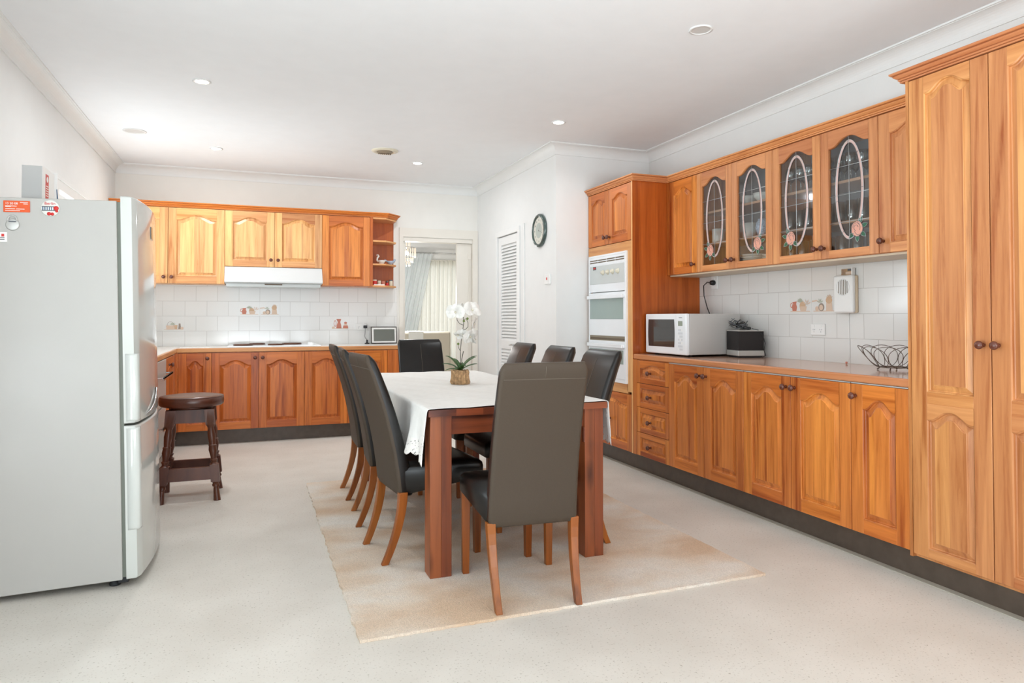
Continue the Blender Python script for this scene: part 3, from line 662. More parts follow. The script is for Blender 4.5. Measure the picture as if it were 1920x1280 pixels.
# --- timber crown moulding (profile: out, z)
CPF = [(-.02, ZU1), (.024, ZU1), (.025, ZU1+.005), (.021, ZU1+.006), (.021, ZU1+.008), (.029, ZU1+.009), (.031, ZU1+.014), (.027, ZU1+.0155), (.027, ZU1+.0175), (.034, ZU1+.019), (.043, ZU1+.026), (.046, ZU1+.031), (.041, ZU1+.0325), (.041, ZU1+.0345), (.053, ZU1+.036), (.056, ZU1+.040), (.056, ZU1+.046), (-.02, ZU1+.046)]
mb = MB(); mb.sweep([(XF, YC-.004), (XF, 4.6315), (XU, 4.6315), (XU, 2.2535), (XF, 2.2535), (XF, .8)], CPF, 'rosy_h', side=-1)
tag(mb.build('crown_moulding'), 'stepped timber crown moulding along the tops of the right-hand cupboards', 'moulding')

# ------------------------------------------------------------------ back wall cupboards
def bcab(name, label, x, Y, group=None): return thing(name, label, 'cabinet', (x, Y, 0), 0, group)
G2 = 'timber wall cupboards on the back wall'
BD = YB-YU-.003
c = bcab('wall_cupboard', 'double wall cupboard in the back left corner beside the fridge', XLW+.004, YU, G2); m_ = -.7387-(XLW+.004); W = -.2396-(XLW+.004)
carcass(c, W, ZU0, ZU1, BD, 'honey'); door(c, 0, m_, ZU0, ZU1-.004, 'honey', .045, .07, .07, .11, (m_-.034, 1.572)); door(c, m_, W, ZU0, ZU1-.004, 'honey', .045, .07, .07, .11, (m_+.034, 1.572))
c = bcab('wall_cupboard', 'short double cupboard above the white rangehood', -.2396, YU, G2); W = .6817+.2396; m_ = .22+.2396
carcass(c, W, 1.688, ZU1, BD, 'honey'); door(c, 0, m_, 1.688, ZU1-.004, 'honey', .045, .07, .06, .105, (m_-.034, 1.757)); door(c, m_, W, 1.688, ZU1-.004, 'honey', .045, .07, .06, .105, (m_+.034, 1.757))
c = bcab('wall_cupboard', 'single darker wall cupboard between rangehood and open shelves', .6817, YU, G2); W = 1.1985-.6817
carcass(c, W, ZU0, ZU1, BD, 'amber'); door(c, 0, W-.03, ZU0, ZU1-.004, 'amber', .045, .066, .06, .11); mb = MB(); mb.box(W-.03, W, -.02, 0, ZU0, ZU1, 'russet_v', .7); mb.build('end_strip', c)
# open corner shelf unit
c = bcab('open_shelf_unit', 'open timber end shelves with angled front beside the doorway', 1.1985, YU)
def shp(o=0): return [(.0, -.02-o), (.14, -.02-o), (.272+o, .13), (.272+o, BD), (0, BD)]
mb = MB(); mb.box(0, .275, BD-.012, BD, ZU0, ZU1, 'russet_v', .5); mb.build('back_board', c)
for k, z in enumerate((ZU0-.006, 1.735, 1.982, 2.222)):
    P_ = shp(.004); mb = MB(); mb.rings([[(x, y, z) for x, y in P_], [(x, y, z+.018) for x, y in P_]], 'honey_h' , .45, False); mb.build('shelf', c, .003)
P_ = [(XLW+.004, YU), (1.1985+.14, YU), (1.1985+.262, YU+.13), (1.1985+.262, YB-.002)]
mb = MB(); mb.sweep(P_, CPF, 'amber_h', side=-1); tag(mb.build('crown_moulding'), 'stepped timber crown moulding along the tops of the back-wall cupboards', 'moulding')
# base run along the back wall
BDp = YB-YF-.003; G3 = 'timber base cabinets on the back wall'
def bbase(label, xs, kn, w='burnt'):
    c = bcab('base_cabinet', label, xs[0], YF, G3); carcass(c, xs[-1]-xs[0], ZB, ZT, BDp, w)
    for i in range(len(xs)-1):
        a, b = xs[i]-xs[0], xs[i+1]-xs[0]
        door(c, a, b, ZB, ZT-.004, w, .045, .068, .066, .115, {'r': (b-.034, .806), 'l': (a+.034, .806), None: None}[kn[i]])
    return c
c = bbase('base cabinet in the back left corner behind the stool', (-.62, -.3378), 'r')
mb = MB(); mb.box(-.04, 0, -.018, 0, ZB, ZT, 'burnt_v', .4); mb.build('corner_strip', c)
bbase('double-door base cabinet under the cooktop', (-.3378, .0761, .4915), 'rl')
bbase('base cabinet under the rangehood end, partly behind the left dining chairs', (.4915, .9049), (None,))
bbase('base cabinet at the doorway end of the back wall', (.9049, 1.3), (None,))
c = bcab('end_panel', 'plain timber panel closing the back base cabinets near the doorway', 1.3, YF); c['category'] = 'panel'
mb = MB(); mb.box(0, .165, -.018, BDp, ZB-.1, ZT, 'burnt_v', .5); mb.build('board', c, .002)
# left run
LX = -.65
def lcab(name, label, y, cat='cabinet'): return thing(name, label, cat, (LX, y, 0), PI/2)
LDp = LX-XLW-.003
c = lcab('base_cabinet', 'narrow cabinet with a single knob on the left run beside the dishwasher', 6.12)
carcass(c, YF-6.12-.02, ZB, ZT, LDp, 'burnt'); door(c, 0, .62, ZB, ZT-.004, 'burnt', .045, .06, .066, .1, (.2, .795)); mb = MB(); mb.box(.63, .84, -.018, 0, ZB, ZT, 'burnt_v', .4); mb.build('corner_filler', c)
mb = MB(); mb.box(.621, .628, -.0195, 0, ZB, ZT, 'doorpaint', .5); mb.build('pale_edge', c)
c = lcab('dishwasher', 'silver two-drawer dishwasher with bar handles beside the fridge', 5.46, 'dishwasher')
mb = MB(); mb.box(.003, .655, .002, .56, ZB, ZT, 'alu', .5); mb.build('tub', c)
for z0, z1 in ((ZB, .49), (.5, ZT-.004)):
    mb = MB(); mb.box(.003, .655, -.022, 0, z0, z1, 'alu', .5); d = mb.build('drawer_front', c, .003)
    mb = MB(); mb.box(.02, .64, -.075, -.06, z1-.115, z1-.1, 'chrome', .5); mb.box(.02, .64, -.075, -.066, z1-.125, z1-.1, 'chrome', .5)
    for a in (.03, .61): mb.box(a, a+.015, -.07, -.02, z1-.113, z1-.102, 'chrome', .5)
    mb.build('handle', d, .002)
c = lcab('base_cabinet', 'timber cabinet on the left run hidden mostly behind the fridge', 4.75); carcass(c, .7, ZB, ZT, LDp, 'burnt'); door(c, 0, .7, ZB, ZT-.004, 'burnt', .045)
# white worktop with timber edge, L-shaped
mb = MB(); e = .02
P_ = [(XLW+.002, 4.75), (LX+e-.012, 4.75), (LX+e-.012, YF-.02+.012), (1.475, YF-.02+.012), (1.475, YB-.007), (XLW+.002, YB-.007)]
mb.rings([[(x, y, .864) for x, y in P_], [(x, y, .9) for x, y in P_]], 'worktop_white', .5, False)
wt = thing('worktop', 'L-shaped pale worktop with timber front edge under the cooktop', 'worktop')
mb.build('surface', wt)
mb = MB(); mb.sweep([(LX+e-.012, 4.75), (LX+e-.012, YF-.02+.012), (1.475, YF-.02+.012)], [(0, .862), (.012, .862), (.013, .866), (.013, .894), (.011, .899), (0, .9005)], 'honey_h', side=-1, t=.3); mb.build('timber_edge', wt)

# ================================================================== cooking end
o = thing('rangehood', 'white slide-out rangehood under the short double cupboard', 'rangehood', (-.2396, YU, 0)); W = .6817+.2396
mb = MB(); mb.poly([(0, 0, 1.687), (W, 0, 1.687), (W, .28, 1.687), (0, .28, 1.687)][::-1], 'hood_white')
mb.rings([[(0, -.012, 1.686), (0, -.105, 1.545), (0, -.105, 1.53), (0, -.02, 1.522), (0, .27, 1.522), (0, .27, 1.686)], [(W, -.012, 1.686), (W, -.105, 1.545), (W, -.105, 1.53), (W, -.02, 1.522), (W, .27, 1.522), (W, .27, 1.686)]], 'hood_white', .5, False); mb.build('canopy', o, .003)
mb = MB(); mb.box(.015, W-.015, -.03, .26, 1.49, 1.522, 'enamel_grey', .5); mb.build('filter_housing', o, .003)
mb = MB(); mb.box(W*.4, W*.58, -.034, -.03, 1.508, 1.518, 'vent_dark', .5); mb.build('pull_slot', o)
mb = MB()
def hoodpt(x, f): return (x, -.012-.093*f-.001, 1.686-.141*f-.0)
for a, b, f in ((.24, .30, .55), (.31, .40, .55), (.41, .50, .55), (.51, .58, .55), (.79, .82, .88), (.83, .86, .88)):
    mb.poly([hoodpt(a, f), hoodpt(b, f), hoodpt(b, f-.045), hoodpt(a, f-.045)], 'pale_ink')
mb.build('faint_marking', o)
o = thing('cooktop', 'white electric cooktop with four brown solid hotplates on the back worktop', 'cooktop', (-.205, 7.05, .9008))
mb = MB(); mb.box(0, .86, 0, .47, 0, .012, 'enamel', .5); mb.build('plate', o, .005)
for x, y, r in ((.14, .16, .09), (.27, .35, .075), (.44, .14, .075), (.6, .33, .095)):
    mb = MB(); mb.lathe([(r, .012), (r+.003, .018), (r-.002, .026), (r*.3, .027), (.001, .024)], 'hotplate', (x, y, 0), seg=28, cap0=False); mb.build('hotplate', o)
for y in (.08, .18, .28, .38):
    mb = MB(); mb.lathe([(.02, .012), (.019, .03), (.003, .031)], 'white_plastic', (.78, y, 0), seg=16, cap0=False); mb.build('control_knob', o)
o = bx('paper_sheet', None, 'white_ink', -.62, -.36, 7.02, 7.2, .9005, .902, bevel=0); tag(o, 'loose printed sheet lying on the worktop left of the cooktop', 'paper')
o = thing('papers', 'papers lying on the left worktop beside the fridge', 'paper', (-.95, 6.25, .9005)); mb = MB(); mb.box(-.1, .1, -.14, .14, 0, .002, 'white_ink', .5); mb.build('sheet', o)
mb = MB()
for k in range(5): mb.box(-.07, .06-.02*(k % 2), -.1+k*.04, -.095+k*.04, .002, .0024, 'grey_ink', .5)
mb.build('printed_lines', o)

# painted feature tiles: small still-life motifs glazed on plain tiles
def feature(name, label, loc, rz, kind, group=None):
    o = thing(name, label, 'tile', loc, rz, group); mb = MB(); mb.box(-.098, .098, -.0015, 0, 0, .147, 'tile_plain', .5); mb.build('tile', o, .001)
    mb = MB(); y = [-.0018]
    def P(pts, m): y[0] -= .00012; mb.poly([(x, y[0], z) for x, z in pts], m)
    def ell(cx, cz, rx, rz_, m, n=16): P([(cx+rx*math.cos(2*PI*k/n), cz+rz_*math.sin(2*PI*k/n)) for k in range(n)], m)
    def jug(cx, s, m): P([(cx-.02*s, .02), (cx+.02*s, .02), (cx+.027*s, .02+.03*s), (cx+.018*s, .02+.055*s), (cx+.024*s, .02+.075*s), (cx-.024*s, .02+.07*s), (cx-.016*s, .02+.055*s), (cx-.027*s, .02+.03*s)], m); ell(cx-.032*s, .02+.045*s, .012*s, .02*s, m); ell(cx-.031*s, .02+.045*s, .007*s, .013*s, 'tile_plain')
    def sprig(cx, cz, n, m, L=.03):
        for k in range(n):
            a = PI*(.15+.7*k/(n-1)); dx, dz = math.cos(a), math.sin(a); P([(cx, cz), (cx+dx*L*.6-dz*.004, cz+dz*L*.6+dx*.004), (cx+dx*L, cz+dz*L), (cx+dx*L*.6+dz*.004, cz+dz*L*.6-dx*.004)], m)
    P([(-.088, .015), (.088, .015), (.084, .02), (-.084, .02)], 'tan')
    if kind == 'a':
        jug(-.05, .85, 'terracotta'); ell(.022, .055, .026, .028, 'basket'); P([(-.006, .05), (.06, .05), (.05, .018), (.005, .018)], 'tan'); sprig(.0, .075, 6, 'sage', .034); sprig(.06, .06, 4, 'tan', .04)
    elif kind == 'b':
        P([(-.098+.0, .085), (-.06, .09), (-.03, .075), (-.035, .07), (-.06, .08), (-.098, .075)], 'tan')
        ell(-.055, .033, .016, .016, 'tan'); ell(-.02, .042, .024, .026, 'pot_grey'); ell(-.022, .04, .016, .018, 'tan'); P([(.018, .018), (.07, .018), (.066, .07), (.02, .07)], 'tan'); ell(.042, .085, .026, .022, 'basket'); sprig(.045, .095, 5, 'basket', .03); sprig(-.03, .07, 4, 'sage', .03)
    elif kind == 'c':
        for k in range(18):
            a = PI*k/18; b = PI*(k+1)/18; P([(-.03+.03*math.cos(a), .055+.04*math.sin(a)), (-.03+.03*math.cos(b), .055+.04*math.sin(b)), (-.03+.027*math.cos(b), .055+.037*math.sin(b)), (-.03+.027*math.cos(a), .055+.037*math.sin(a))], 'pot_grey')
        P([(-.065, .02), (.0, .02), (.006, .056), (-.07, .056)], 'tan'); P([(.006, .02), (.03, .02), (.034, .06), (.004, .06)], 'basket'); P([(.04, .02), (.066, .02), (.06, .075), (.045, .075)], 'pot_grey'); ell(.074, .03, .014, .012, 'tan'); sprig(-.01, .06, 5, 'sage', .03)
    else:
        P([(-.04, .018), (.015, .018), (.012, .05), (.002, .085), (.012, .118), (-.04, .118), (-.024, .085), (-.036, .05)], 'terracotta'); ell(-.052, .07, .014, .034, 'terracotta'); ell(-.052, .07, .009, .026, 'tile_plain')
        P([(.03, .018), (.086, .018), (.082, .048), (.034, .048)], 'terracotta'); P([(.04, .05), (.078, .05), (.07, .066), (.046, .066)], 'tan'); ell(.058, .076, .016, .012, 'terracotta'); ell(-.07, .028, .016, .01, 'tan')
    mb.build('picture', o); return o
G = 'painted kitchen tiles'
feature('feature_tile', 'painted tile with red jug and basket above the cooktop', (-.012, YB-.006, 1.2015), 0, 'a', G)
feature('feature_tile', 'painted tile with kettle and crock above the cooktop, right of the jug tile', (.188, YB-.006, 1.2015), 0, 'b', G)
feature('feature_tile', 'painted tile with handled basket low on the back splashback at the left', (-.712, YB-.006, 1.0515), 0, 'c', G)
feature('feature_tile', 'painted tile with tall red pitcher left of the power socket on the back wall', (.9, YB-.006, 1.0515), 0, 'd', G)
feature('feature_tile', 'painted tile with red jug and basket on the right wall', (XW-.006, 3.547, 1.2015), -PI/2, 'a', G)
feature('feature_tile', 'painted tile with kettle and crock on the right wall beside the wall box', (XW-.006, 3.347, 1.2015), -PI/2, 'b', G)

# ------------------------------------------------------------------ sockets, switch, cords
def socket(label, loc, rz, w=.115, h=.072, plug=False):
    o = thing('power_socket', label, 'socket', loc, rz, 'white wall sockets'); mb = MB(); mb.box(-w/2, w/2, -.011, 0, -h/2, h/2, 'white_plastic', .5); mb.build('plate', o, .004)
    mb = MB()
    for cx in ((-.028, .028) if w > .1 else (0,)):
        for dx, dz, a in ((-.007, .004, .5), (.007, .004, -.5), (0, -.01, 0)):
            c_, s_ = math.cos(a), math.sin(a); mb.poly([(cx+dx+x*c_-z*s_, -.0115, dz-.004+x*s_+z*c_) for x, z in ((-.0012, -.0045), (.0012, -.0045), (.0012, .0045), (-.0012, .0045))], 'grey_ink')
    mb.build('pin_slots', o)
    mb = MB()
    for cx in ((-.028, .028) if w > .1 else (0,)): mb.box(cx-.006, cx+.006, -.014, -.01, .014, .028, 'white_plastic', .5)
    mb.build('switch_rocker', o, .001); return o
socket('white double socket low on the right tiled wall above the worktop', (XW-.006, 3.392, 1.102), -PI/2)
socket('white socket high on the right wall just under the cupboards', (XW-.006, 4.43, 1.458), -PI/2, .075, .115)
socket('white double socket on the back wall left of the framed picture', (1.125, YB-.006, 1.085), 0)
o = thing('wall_switch', 'small white switch with a red mark on the wall below the round clock', 'switch', (XL, 5.554, 1.52), -PI/2)
mb = MB(); mb.box(-.06, .06, -.012, 0, -.045, .045, 'white_plastic', .5); mb.build('plate', o, .004); mb = MB(); mb.box(-.012, .004, -.016, -.011, -.006, .016, 'red', .5); mb.build('rocker', o, .001)
o = thing('appliance_cord', 'black plug and cord dropping from the high socket behind the microwave', 'cord', (0, 0, 0))
mb = MB(); mb.lathe([(.02, 0), (.021, .012), (.017, .03), (.01, .036)], 'black_plastic', (XW-.018, 4.43, 1.45), 'x', 16); mb.build('plug', o)
mb = MB(); mb.tube([(XW-.05, 4.43, 1.45), (XW-.062, 4.455, 1.455), (XW-.07, 4.49, 1.43), (XW-.06, 4.50, 1.35), (XW-.05, 4.47, 1.25), (XW-.03, 4.42, 1.13), (XW-.02, 4.40, .96)], .004, 'black_plastic'); mb.build('cable', o)
o = thing('charger', 'black plug-in charger with cord down to the back worktop beside the framed picture', 'charger', (0, 0, 0))
mb = MB(); mb.box(1.145, 1.185, YB-.05, YB-.018, 1.07, 1.1, 'black_plastic', .5); mb.build('plug', o, .004)
mb = MB(); mb.tube([(1.165, YB-.04, 1.07), (1.162, YB-.04, 1.02), (1.158, YB-.04, .985), (1.162, YB-.045, .965), (1.17, YB-.055, .955), (1.178, YB-.07, .944)], .0025, 'black_plastic'); mb.build('cable', o)
mb = MB(); mb.lathe([(.027, 0), (.025, .008), (.012, .012), (.009, .03), (.012, .04), (.003, .044)], 'black_plastic', (1.178, YB-.07, .901), seg=16); mb.build('cradle', o)
# ------------------------------------------------------------------ framed picture on the back worktop
o = thing('photo_frame', 'landscape black frame with white mount leaning on the back worktop', 'picture frame', (1.36, YB-.085, .902)); o.rotation_euler.x = math.radians(-9)
mb = MB(); w_, h_ = .14, .185
for a in ((-w_, w_, 0, .009), (-w_, w_, h_-.009, h_), (-w_, -w_+.008, .009, h_-.009), (w_-.008, w_, .009, h_-.009)): mb.box(a[0], a[1], -.008, .008, a[2], a[3], 'frame_black', .5)
mb.build('frame', o); mb = MB(); mb.box(-w_+.008, w_-.008, -.004, .004, .009, h_-.009, 'mount', .5); mb.build('mount', o); mb = MB(); mb.box(-w_+.028, w_-.024, -.006, -.004, .026, h_-.028, 'screen_glass', .5); mb.build('picture', o)
mb = MB(); mb.box(-.02, .02, .008, .012, .03, .14, 'frame_black', .5); mb.build('strut', o)

# ------------------------------------------------------------------ ornaments on the open shelves
def dish(label, x, y, z, s, m, tall):
    o = thing('swan_dish' if tall else 'leaf_dish', label, 'ornament', (x, y, z))
    mb = MB(); mb.lathe([(.016*s, 0), (.02*s, .004), (.034*s, .026*s), (.046*s, .045*s), (.043*s, .045*s), (.03*s, .026*s), (.002, .01)], m, seg=20, cap1=False); mb.build('bowl', o)
    mb = MB()
    if tall: mb.tube([(-.034*s, 0, .03*s), (-.05*s, 0, .05*s), (-.044*s, 0, .075*s), (-.03*s, 0, .09*s), (-.038*s, 0, .104*s), (-.056*s, 0, .1*s)], lambda t: (.012-.006*t)*s, m)
    else: mb.tube([(-.03*s, 0, .035*s), (-.055*s, 0, .05*s), (-.07*s, 0, .062*s)], lambda t: (.012-.008*t)*s, m); mb.tube([(.03*s, 0, .035*s), (.05*s, 0, .06*s), (.055*s, 0, .068*s)], lambda t: (.016-.009*t)*s, m)
    mb.build('neck' if tall else 'lip', o)
dish('small white and green swan-necked dish on the open end shelf', 1.315, 7.40, 1.7535, 1.0, 'ceramic', True)
dish('small white leaf-shaped dish right of the swan dish on the end shelf', 1.415, 7.42, 1.7535, .95, 'ceramic_pattern', False)
def cyl(name, label, cat, x, y, z, r, h, m, m2=None, group=None):
    o = thing(name, label, cat, (x, y, z), 0, group); mb = MB(); mb.lathe([(r*.9, 0), (r, .004), (r, h-.004), (r*.94, h), (.001, h)], m, seg=16); mb.build('body', o)
    if m2: mb = MB(); mb.lathe([(r*.96, h), (r*.98, h+.004), (r*.9, h+.014), (.001, h+.015)], m2, seg=16); mb.build('lid', o)
    return o
G = 'little jars on the lowest end shelf'
cyl('small_jar', 'small red jar with pale lid at the left end of the lowest open shelf', 'jar', 1.235, 7.36, 1.5245, .024, .05, 'red', 'ivory', G)
cyl('small_jar', 'small pale jar second along the lowest open shelf', 'jar', 1.285, 7.37, 1.5245, .019, .04, 'tan', 'ivory', G)
cyl('small_jar', 'dark red jar in the middle of the lowest open shelf', 'jar', 1.33, 7.38, 1.5245, .018, .05, 'terracotta', None, G)
cyl('small_jar', 'small white pot with grey lid at the right of the lowest open shelf', 'jar', 1.42, 7.42, 1.5245, .02, .055, 'ivory', 'grey_ink', G)
o = thing('figurine', 'small grey and red figurine between the jars on the lowest open shelf', 'ornament', (1.375, 7.40, 1.5245)); mb = MB(); mb.lathe([(.017, 0), (.02, .01), (.012, .03), (.008, .036)], 'red', seg=14); mb.build('body', o); mb = MB(); mb.lathe([(.006, .034), (.012, .042), (.011, .052), (.003, .058)], 'grey_ink', seg=12); mb.build('head', o)
o = bx('white_tray', None, 'white_ink', 1.215, 1.33, 7.29, 7.33, 1.5245, 1.537); tag(o, 'narrow white tray at the front of the lowest open shelf', 'tray')

# ================================================================== fridge
o = thing('refrigerator', 'large pale grey-white two-door fridge freezer standing sideways at the left', 'refrigerator', (-.503, 3.42, 0)); o.rotation_euler.y = math.radians(-1.27)
FW = .71
mb = MB(); mb.box(-.678, -.012, 0, FW, .036, 1.692, 'fridge_white', .5); body = mb.build('cabinet', o, .004)
mb = MB(); mb.box(-.012, .003, .01, FW-.01, .045, 1.688, 'fridge_gap', .5); mb.build('gasket', o)
def fdoor(name, z0, z1):
    mb = MB(); n = 26; R = []
    def ring(z, d): 
        pts = []
        for k in range(n+1):
            y = FW*k/n; u = abs(2*y/FW-1); f = .056+.026*(1-u**2)-.01*max(0, (u-.93)/.07)**2
            pts.append((f-d, d*.6+(FW-1.2*d)*k/n, z))
        return pts+[(.003, FW-d*.6, z), (.003, d*.6, z)]
    for z, d in ((z0, .008), (z0+.003, .003), (z0+.009, 0), (z1-.009, 0), (z1-.003, .003), (z1, .008)): R.append(ring(z, d))
    mb.rings(R, 'fridge_door', .5, True); d = mb.build(name, o); d.modifiers.new('es', 'EDGE_SPLIT').split_angle = math.radians(50); return d
dt = fdoor('fridge_door', .715, 1.713); db = fdoor('freezer_door', .036, .705)
for d, z0, z1 in ((dt, .725, 1.02), (db, .25, .695)):
    mb = MB(); R = []
    for z, e in ((z0, 0), (z0+.01, .002), ((z0+z1)/2, .004), (z1-.01, .002), (z1, 0)):
        R.append([(.012, -.0012, z), (.054+e, -.0012, z), (.0595+e, .006, z), (.063+e, .02, z), (.064, .035, z), (.012, .035, z)])
    mb.rings(R, 'fridge_door', .5, True); mb.build('side_grip', d)
mb = MB(); mb.tube([(.073, .14, .735), (.083, .22, .745), (.087, .3, .765), (.087, .37, .795), (.085, .42, .83)], .004, 'chrome'); mb.build('door_pull', dt)
mb = MB(); mb.box(.078, .0845, .32, .38, 1.56, 1.62, 'darkglass', .5); mb.build('badge', dt)
for x, y in ((-.05, .06), (-.05, FW-.06), (-.62, .06), (-.62, FW-.06)):
    mb = MB(); mb.lathe([(.022, .001), (.024, .01), (.018, .02), (.018, .04)], 'rubber', (x, y, 0), seg=16); f = mb.build('foot', o)
mb = MB(); mb.box(-.03, .01, .01, .05, .022, .045, 'rubber', .5); mb.build('hinge', o, .002)
# magnets lie on the side panel (plane y = 3.42)
MG = 'magnets on the fridge side'
tilt = math.radians(-1.27)
def mag(name, label, x, z): 
    t = thing(name, label, 'magnet', (x, 3.42, z), 0, MG); t.rotation_euler.y = tilt; return t
t = mag('card_magnet', 'orange rectangular card magnet with white print on the fridge side', -.918, 1.645)
mb = MB(); mb.box(-.047, .047, -.003, 0, -.024, .024, 'orange', .5); mb.build('card', t, .001)
MX = lambda x, y, z: Matrix.Translation((x, y, z)) @ Matrix.Rotation(PI/2, 4, 'X')
txt('13 20 08', .0125, 'white_ink', 'printed_number', t, MX(-.018, -.0034, .008))
mb = MB()
for x0_, x1_, z in ((-.04, .0, .0), (-.04, -.02, -.003), (-.04, -.006, -.012), (-.002, .028, -.012), (-.04, .012, -.019), (.012, .04, .016), (.024, .04, .01)): mb.box(x0_, x1_, -.0035, -.003, z, z+.0022, 'white_ink', .5)
mb.build('printed_lines', t)
t = mag('round_magnet', 'round souvenir magnet with red script Berlin and a grey monument', -.798, 1.644)
mb = MB(); mb.lathe([(.033, 0), (.0345, .003), (.033, .006), (.001, .0065)], 'ceramic', ax='y', seg=32); mb.build('disc', t)
txt('Berlin', .017, 'red', 'script', t, MX(0, -.0072, .014))
mb = MB()
for k in range(7): mb.box(-.028+k*.008, -.0245+k*.008, -.0075, -.006, -.008, .004, 'blue', .5)
mb.box(-.03, .026, -.0076, -.006, .004, .008, 'grey_ink', .5); mb.box(-.03, .02, -.0076, -.006, -.012, -.008, 'grey_ink', .5); mb.build('monument', t)
mb = MB()
for cx, cz, r in ((.022, 0, .01), (-.004, -.024, .008), (.008, -.025, .007), (.024, -.012, .006)): mb.lathe([(r, .0062), (r*.9, .0082), (.001, .0085)], 'red', (cx, 0, cz), 'y', 12)
mb.build('red_shapes', t)
t = mag('padlock_magnet', 'grey clear padlock-shaped magnet below the orange card', -.932, 1.578)
mb = MB(); mb.lathe([(.024, 0), (.025, .003), (.021, .0045), (.001, .0045)], 'alu', (0, 0, -.01), 'y', 24); mb.build('body', t)
mb = MB(); mb.tube([(-.016, -.003, .004)]+[(-.016*math.cos(a), -.003, .01+.018*math.sin(a)) for a in [PI*k/8 for k in range(9)]]+[(.016, -.003, .004)], .0032, 'alu'); mb.box(-.013, .013, -.0055, -.003, .0, .006, 'grey_ink', .5); mb.build('shackle', t)
t = mag('note_magnet', 'white note with red and black print at the left edge of the picture', -.972, 1.517)
mb = MB(); mb.box(-.022, .022, -.003, 0, -.022, .018, 'white_ink', .5); mb.build('card', t); mb = MB(); mb.box(.002, .012, -.0035, -.003, .0, .011, 'red', .5); mb.box(-.02, .013, -.0035, -.003, -.006, -.003, 'grey_ink', .5); mb.box(-.02, .013, -.0035, -.003, -.014, -.01, 'grey_ink', .5); mb.build('print', t)
# carton on top of the fridge
t = thing('carton', 'upright pale grey and white carton with a red label standing on the fridge', 'box', (-.915, 3.62, 1.70), 0)
mb = MB(); mb.box(-.04, .038, 0, .2, 0, .16, 'box_grey', .5); mb.build('box', t, .001)
mb = MB(); mb.box(.0375, .0385, .0, .2, 0, .1602, 'white_ink', .5); mb.box(.0385, .0392, .05, .10, .02, .135, 'red', .5); mb.build('label_panel', t)
mb = MB(); mb.lathe([(.001, .0398), (.013, .0398)], 'white_ink', (0, .075, .112), 'X', 16, cap0=False, cap1=False)
for k in range(5): mb.box(.0392, .0397, .058, .092, .035+k*.011, .039+k*.011, 'white_ink', .5)
mb.build('label_print', t)
o = thing('blue_pen', 'thin blue pen standing behind the carton on the fridge', 'pen', (-.868, 3.86, 1.70)); mb = MB(); mb.tube([(0, 0, 0), (-.012, .02, .1)], lambda t: .004 if t < .8 else .002, 'blue'); mb.build('barrel', o)

# ================================================================== rug
mb = MB(); random.seed(3)
x0, x1, y0, y1 = .375, 2.2, 2.535, 5.08; N_ = 90
out = []
for k in range(N_): out.append((x0+(x1-x0)*k/N_, y0+random.uniform(-.003, .003)))
for k in range(N_): out.append((x1+random.uniform(-.003, .003), y0+(y1-y0)*k/N_))
for k in range(N_): out.append((x1-(x1-x0)*k/N_, y1+random.uniform(-.003, .003)))
for k in range(N_): out.append((x0+random.uniform(-.008, .004), y1-(y1-y0)*k/N_))
mb.rings([[(x, y, .0005) for x, y in out], [(x, y, .012) for x, y in out]], 'rug', .5, False)
tag(mb.build('rug'), 'beige pile rug with worn edges under the dining table', 'rug')
RZ = .012

# ================================================================== dining table
TX0, TX1, TY0, TY1, TZ = .742, 1.638, 2.992, 5.09, .765
t = thing('dining_table', 'reddish-brown solid timber dining table with thick square legs', 'table', ((TX0+TX1)/2, (TY0+TY1)/2, RZ)); ox, oy = t.location.x, t.location.y
mb = MB(); n = 7
for k in range(n): mb.box(TX0-ox+(TX1-TX0)*k/n, TX0-ox+(TX1-TX0)*(k+1)/n, TY0-oy, TY1-oy, .723, .765-RZ, 'table_v' if False else 'table_h')
mb.build('tabletop', t)
for sx, sy in ((0, 0), (1, 0), (0, 1), (1, 1)):
    a = (TX0+.012-ox) if not sx else (TX1-.012-.1-ox); b = (TY0+.02-oy) if not sy else (TY1-.02-.1-oy)
    mb = MB(); mb.box(a, a+.052, b, b+.1, 0, .7225, 'table_v'); mb.box(a+.052, a+.1, b, b+.1, 0, .7225, 'table_v'); mb.build('leg', t, .0015, seg=1)
for nm, a in (('apron', (TX0+.112, TX1-.112, TY0+.04, TY0+.062)), ('apron', (TX0+.112, TX1-.112, TY1-.062, TY1-.04)), ('apron', (TX0+.03, TX0+.052, TY0+.12, TY1-.12)), ('apron', (TX1-.052, TX1-.03, TY0+.12, TY1-.12))):
    mb = MB(); mb.box(a[0]-ox, a[1]-ox, a[2]-oy, a[3]-oy, .635, .7225, 'table_h', .35); mb.build(nm, t)
a = TX1-.112-.006-ox
mb = MB(); mb.box(a, a+.006, TY0+.022-oy, TY0+.04-oy, .56, .63, 'table_v'); mb.build('corner_bracket', t)

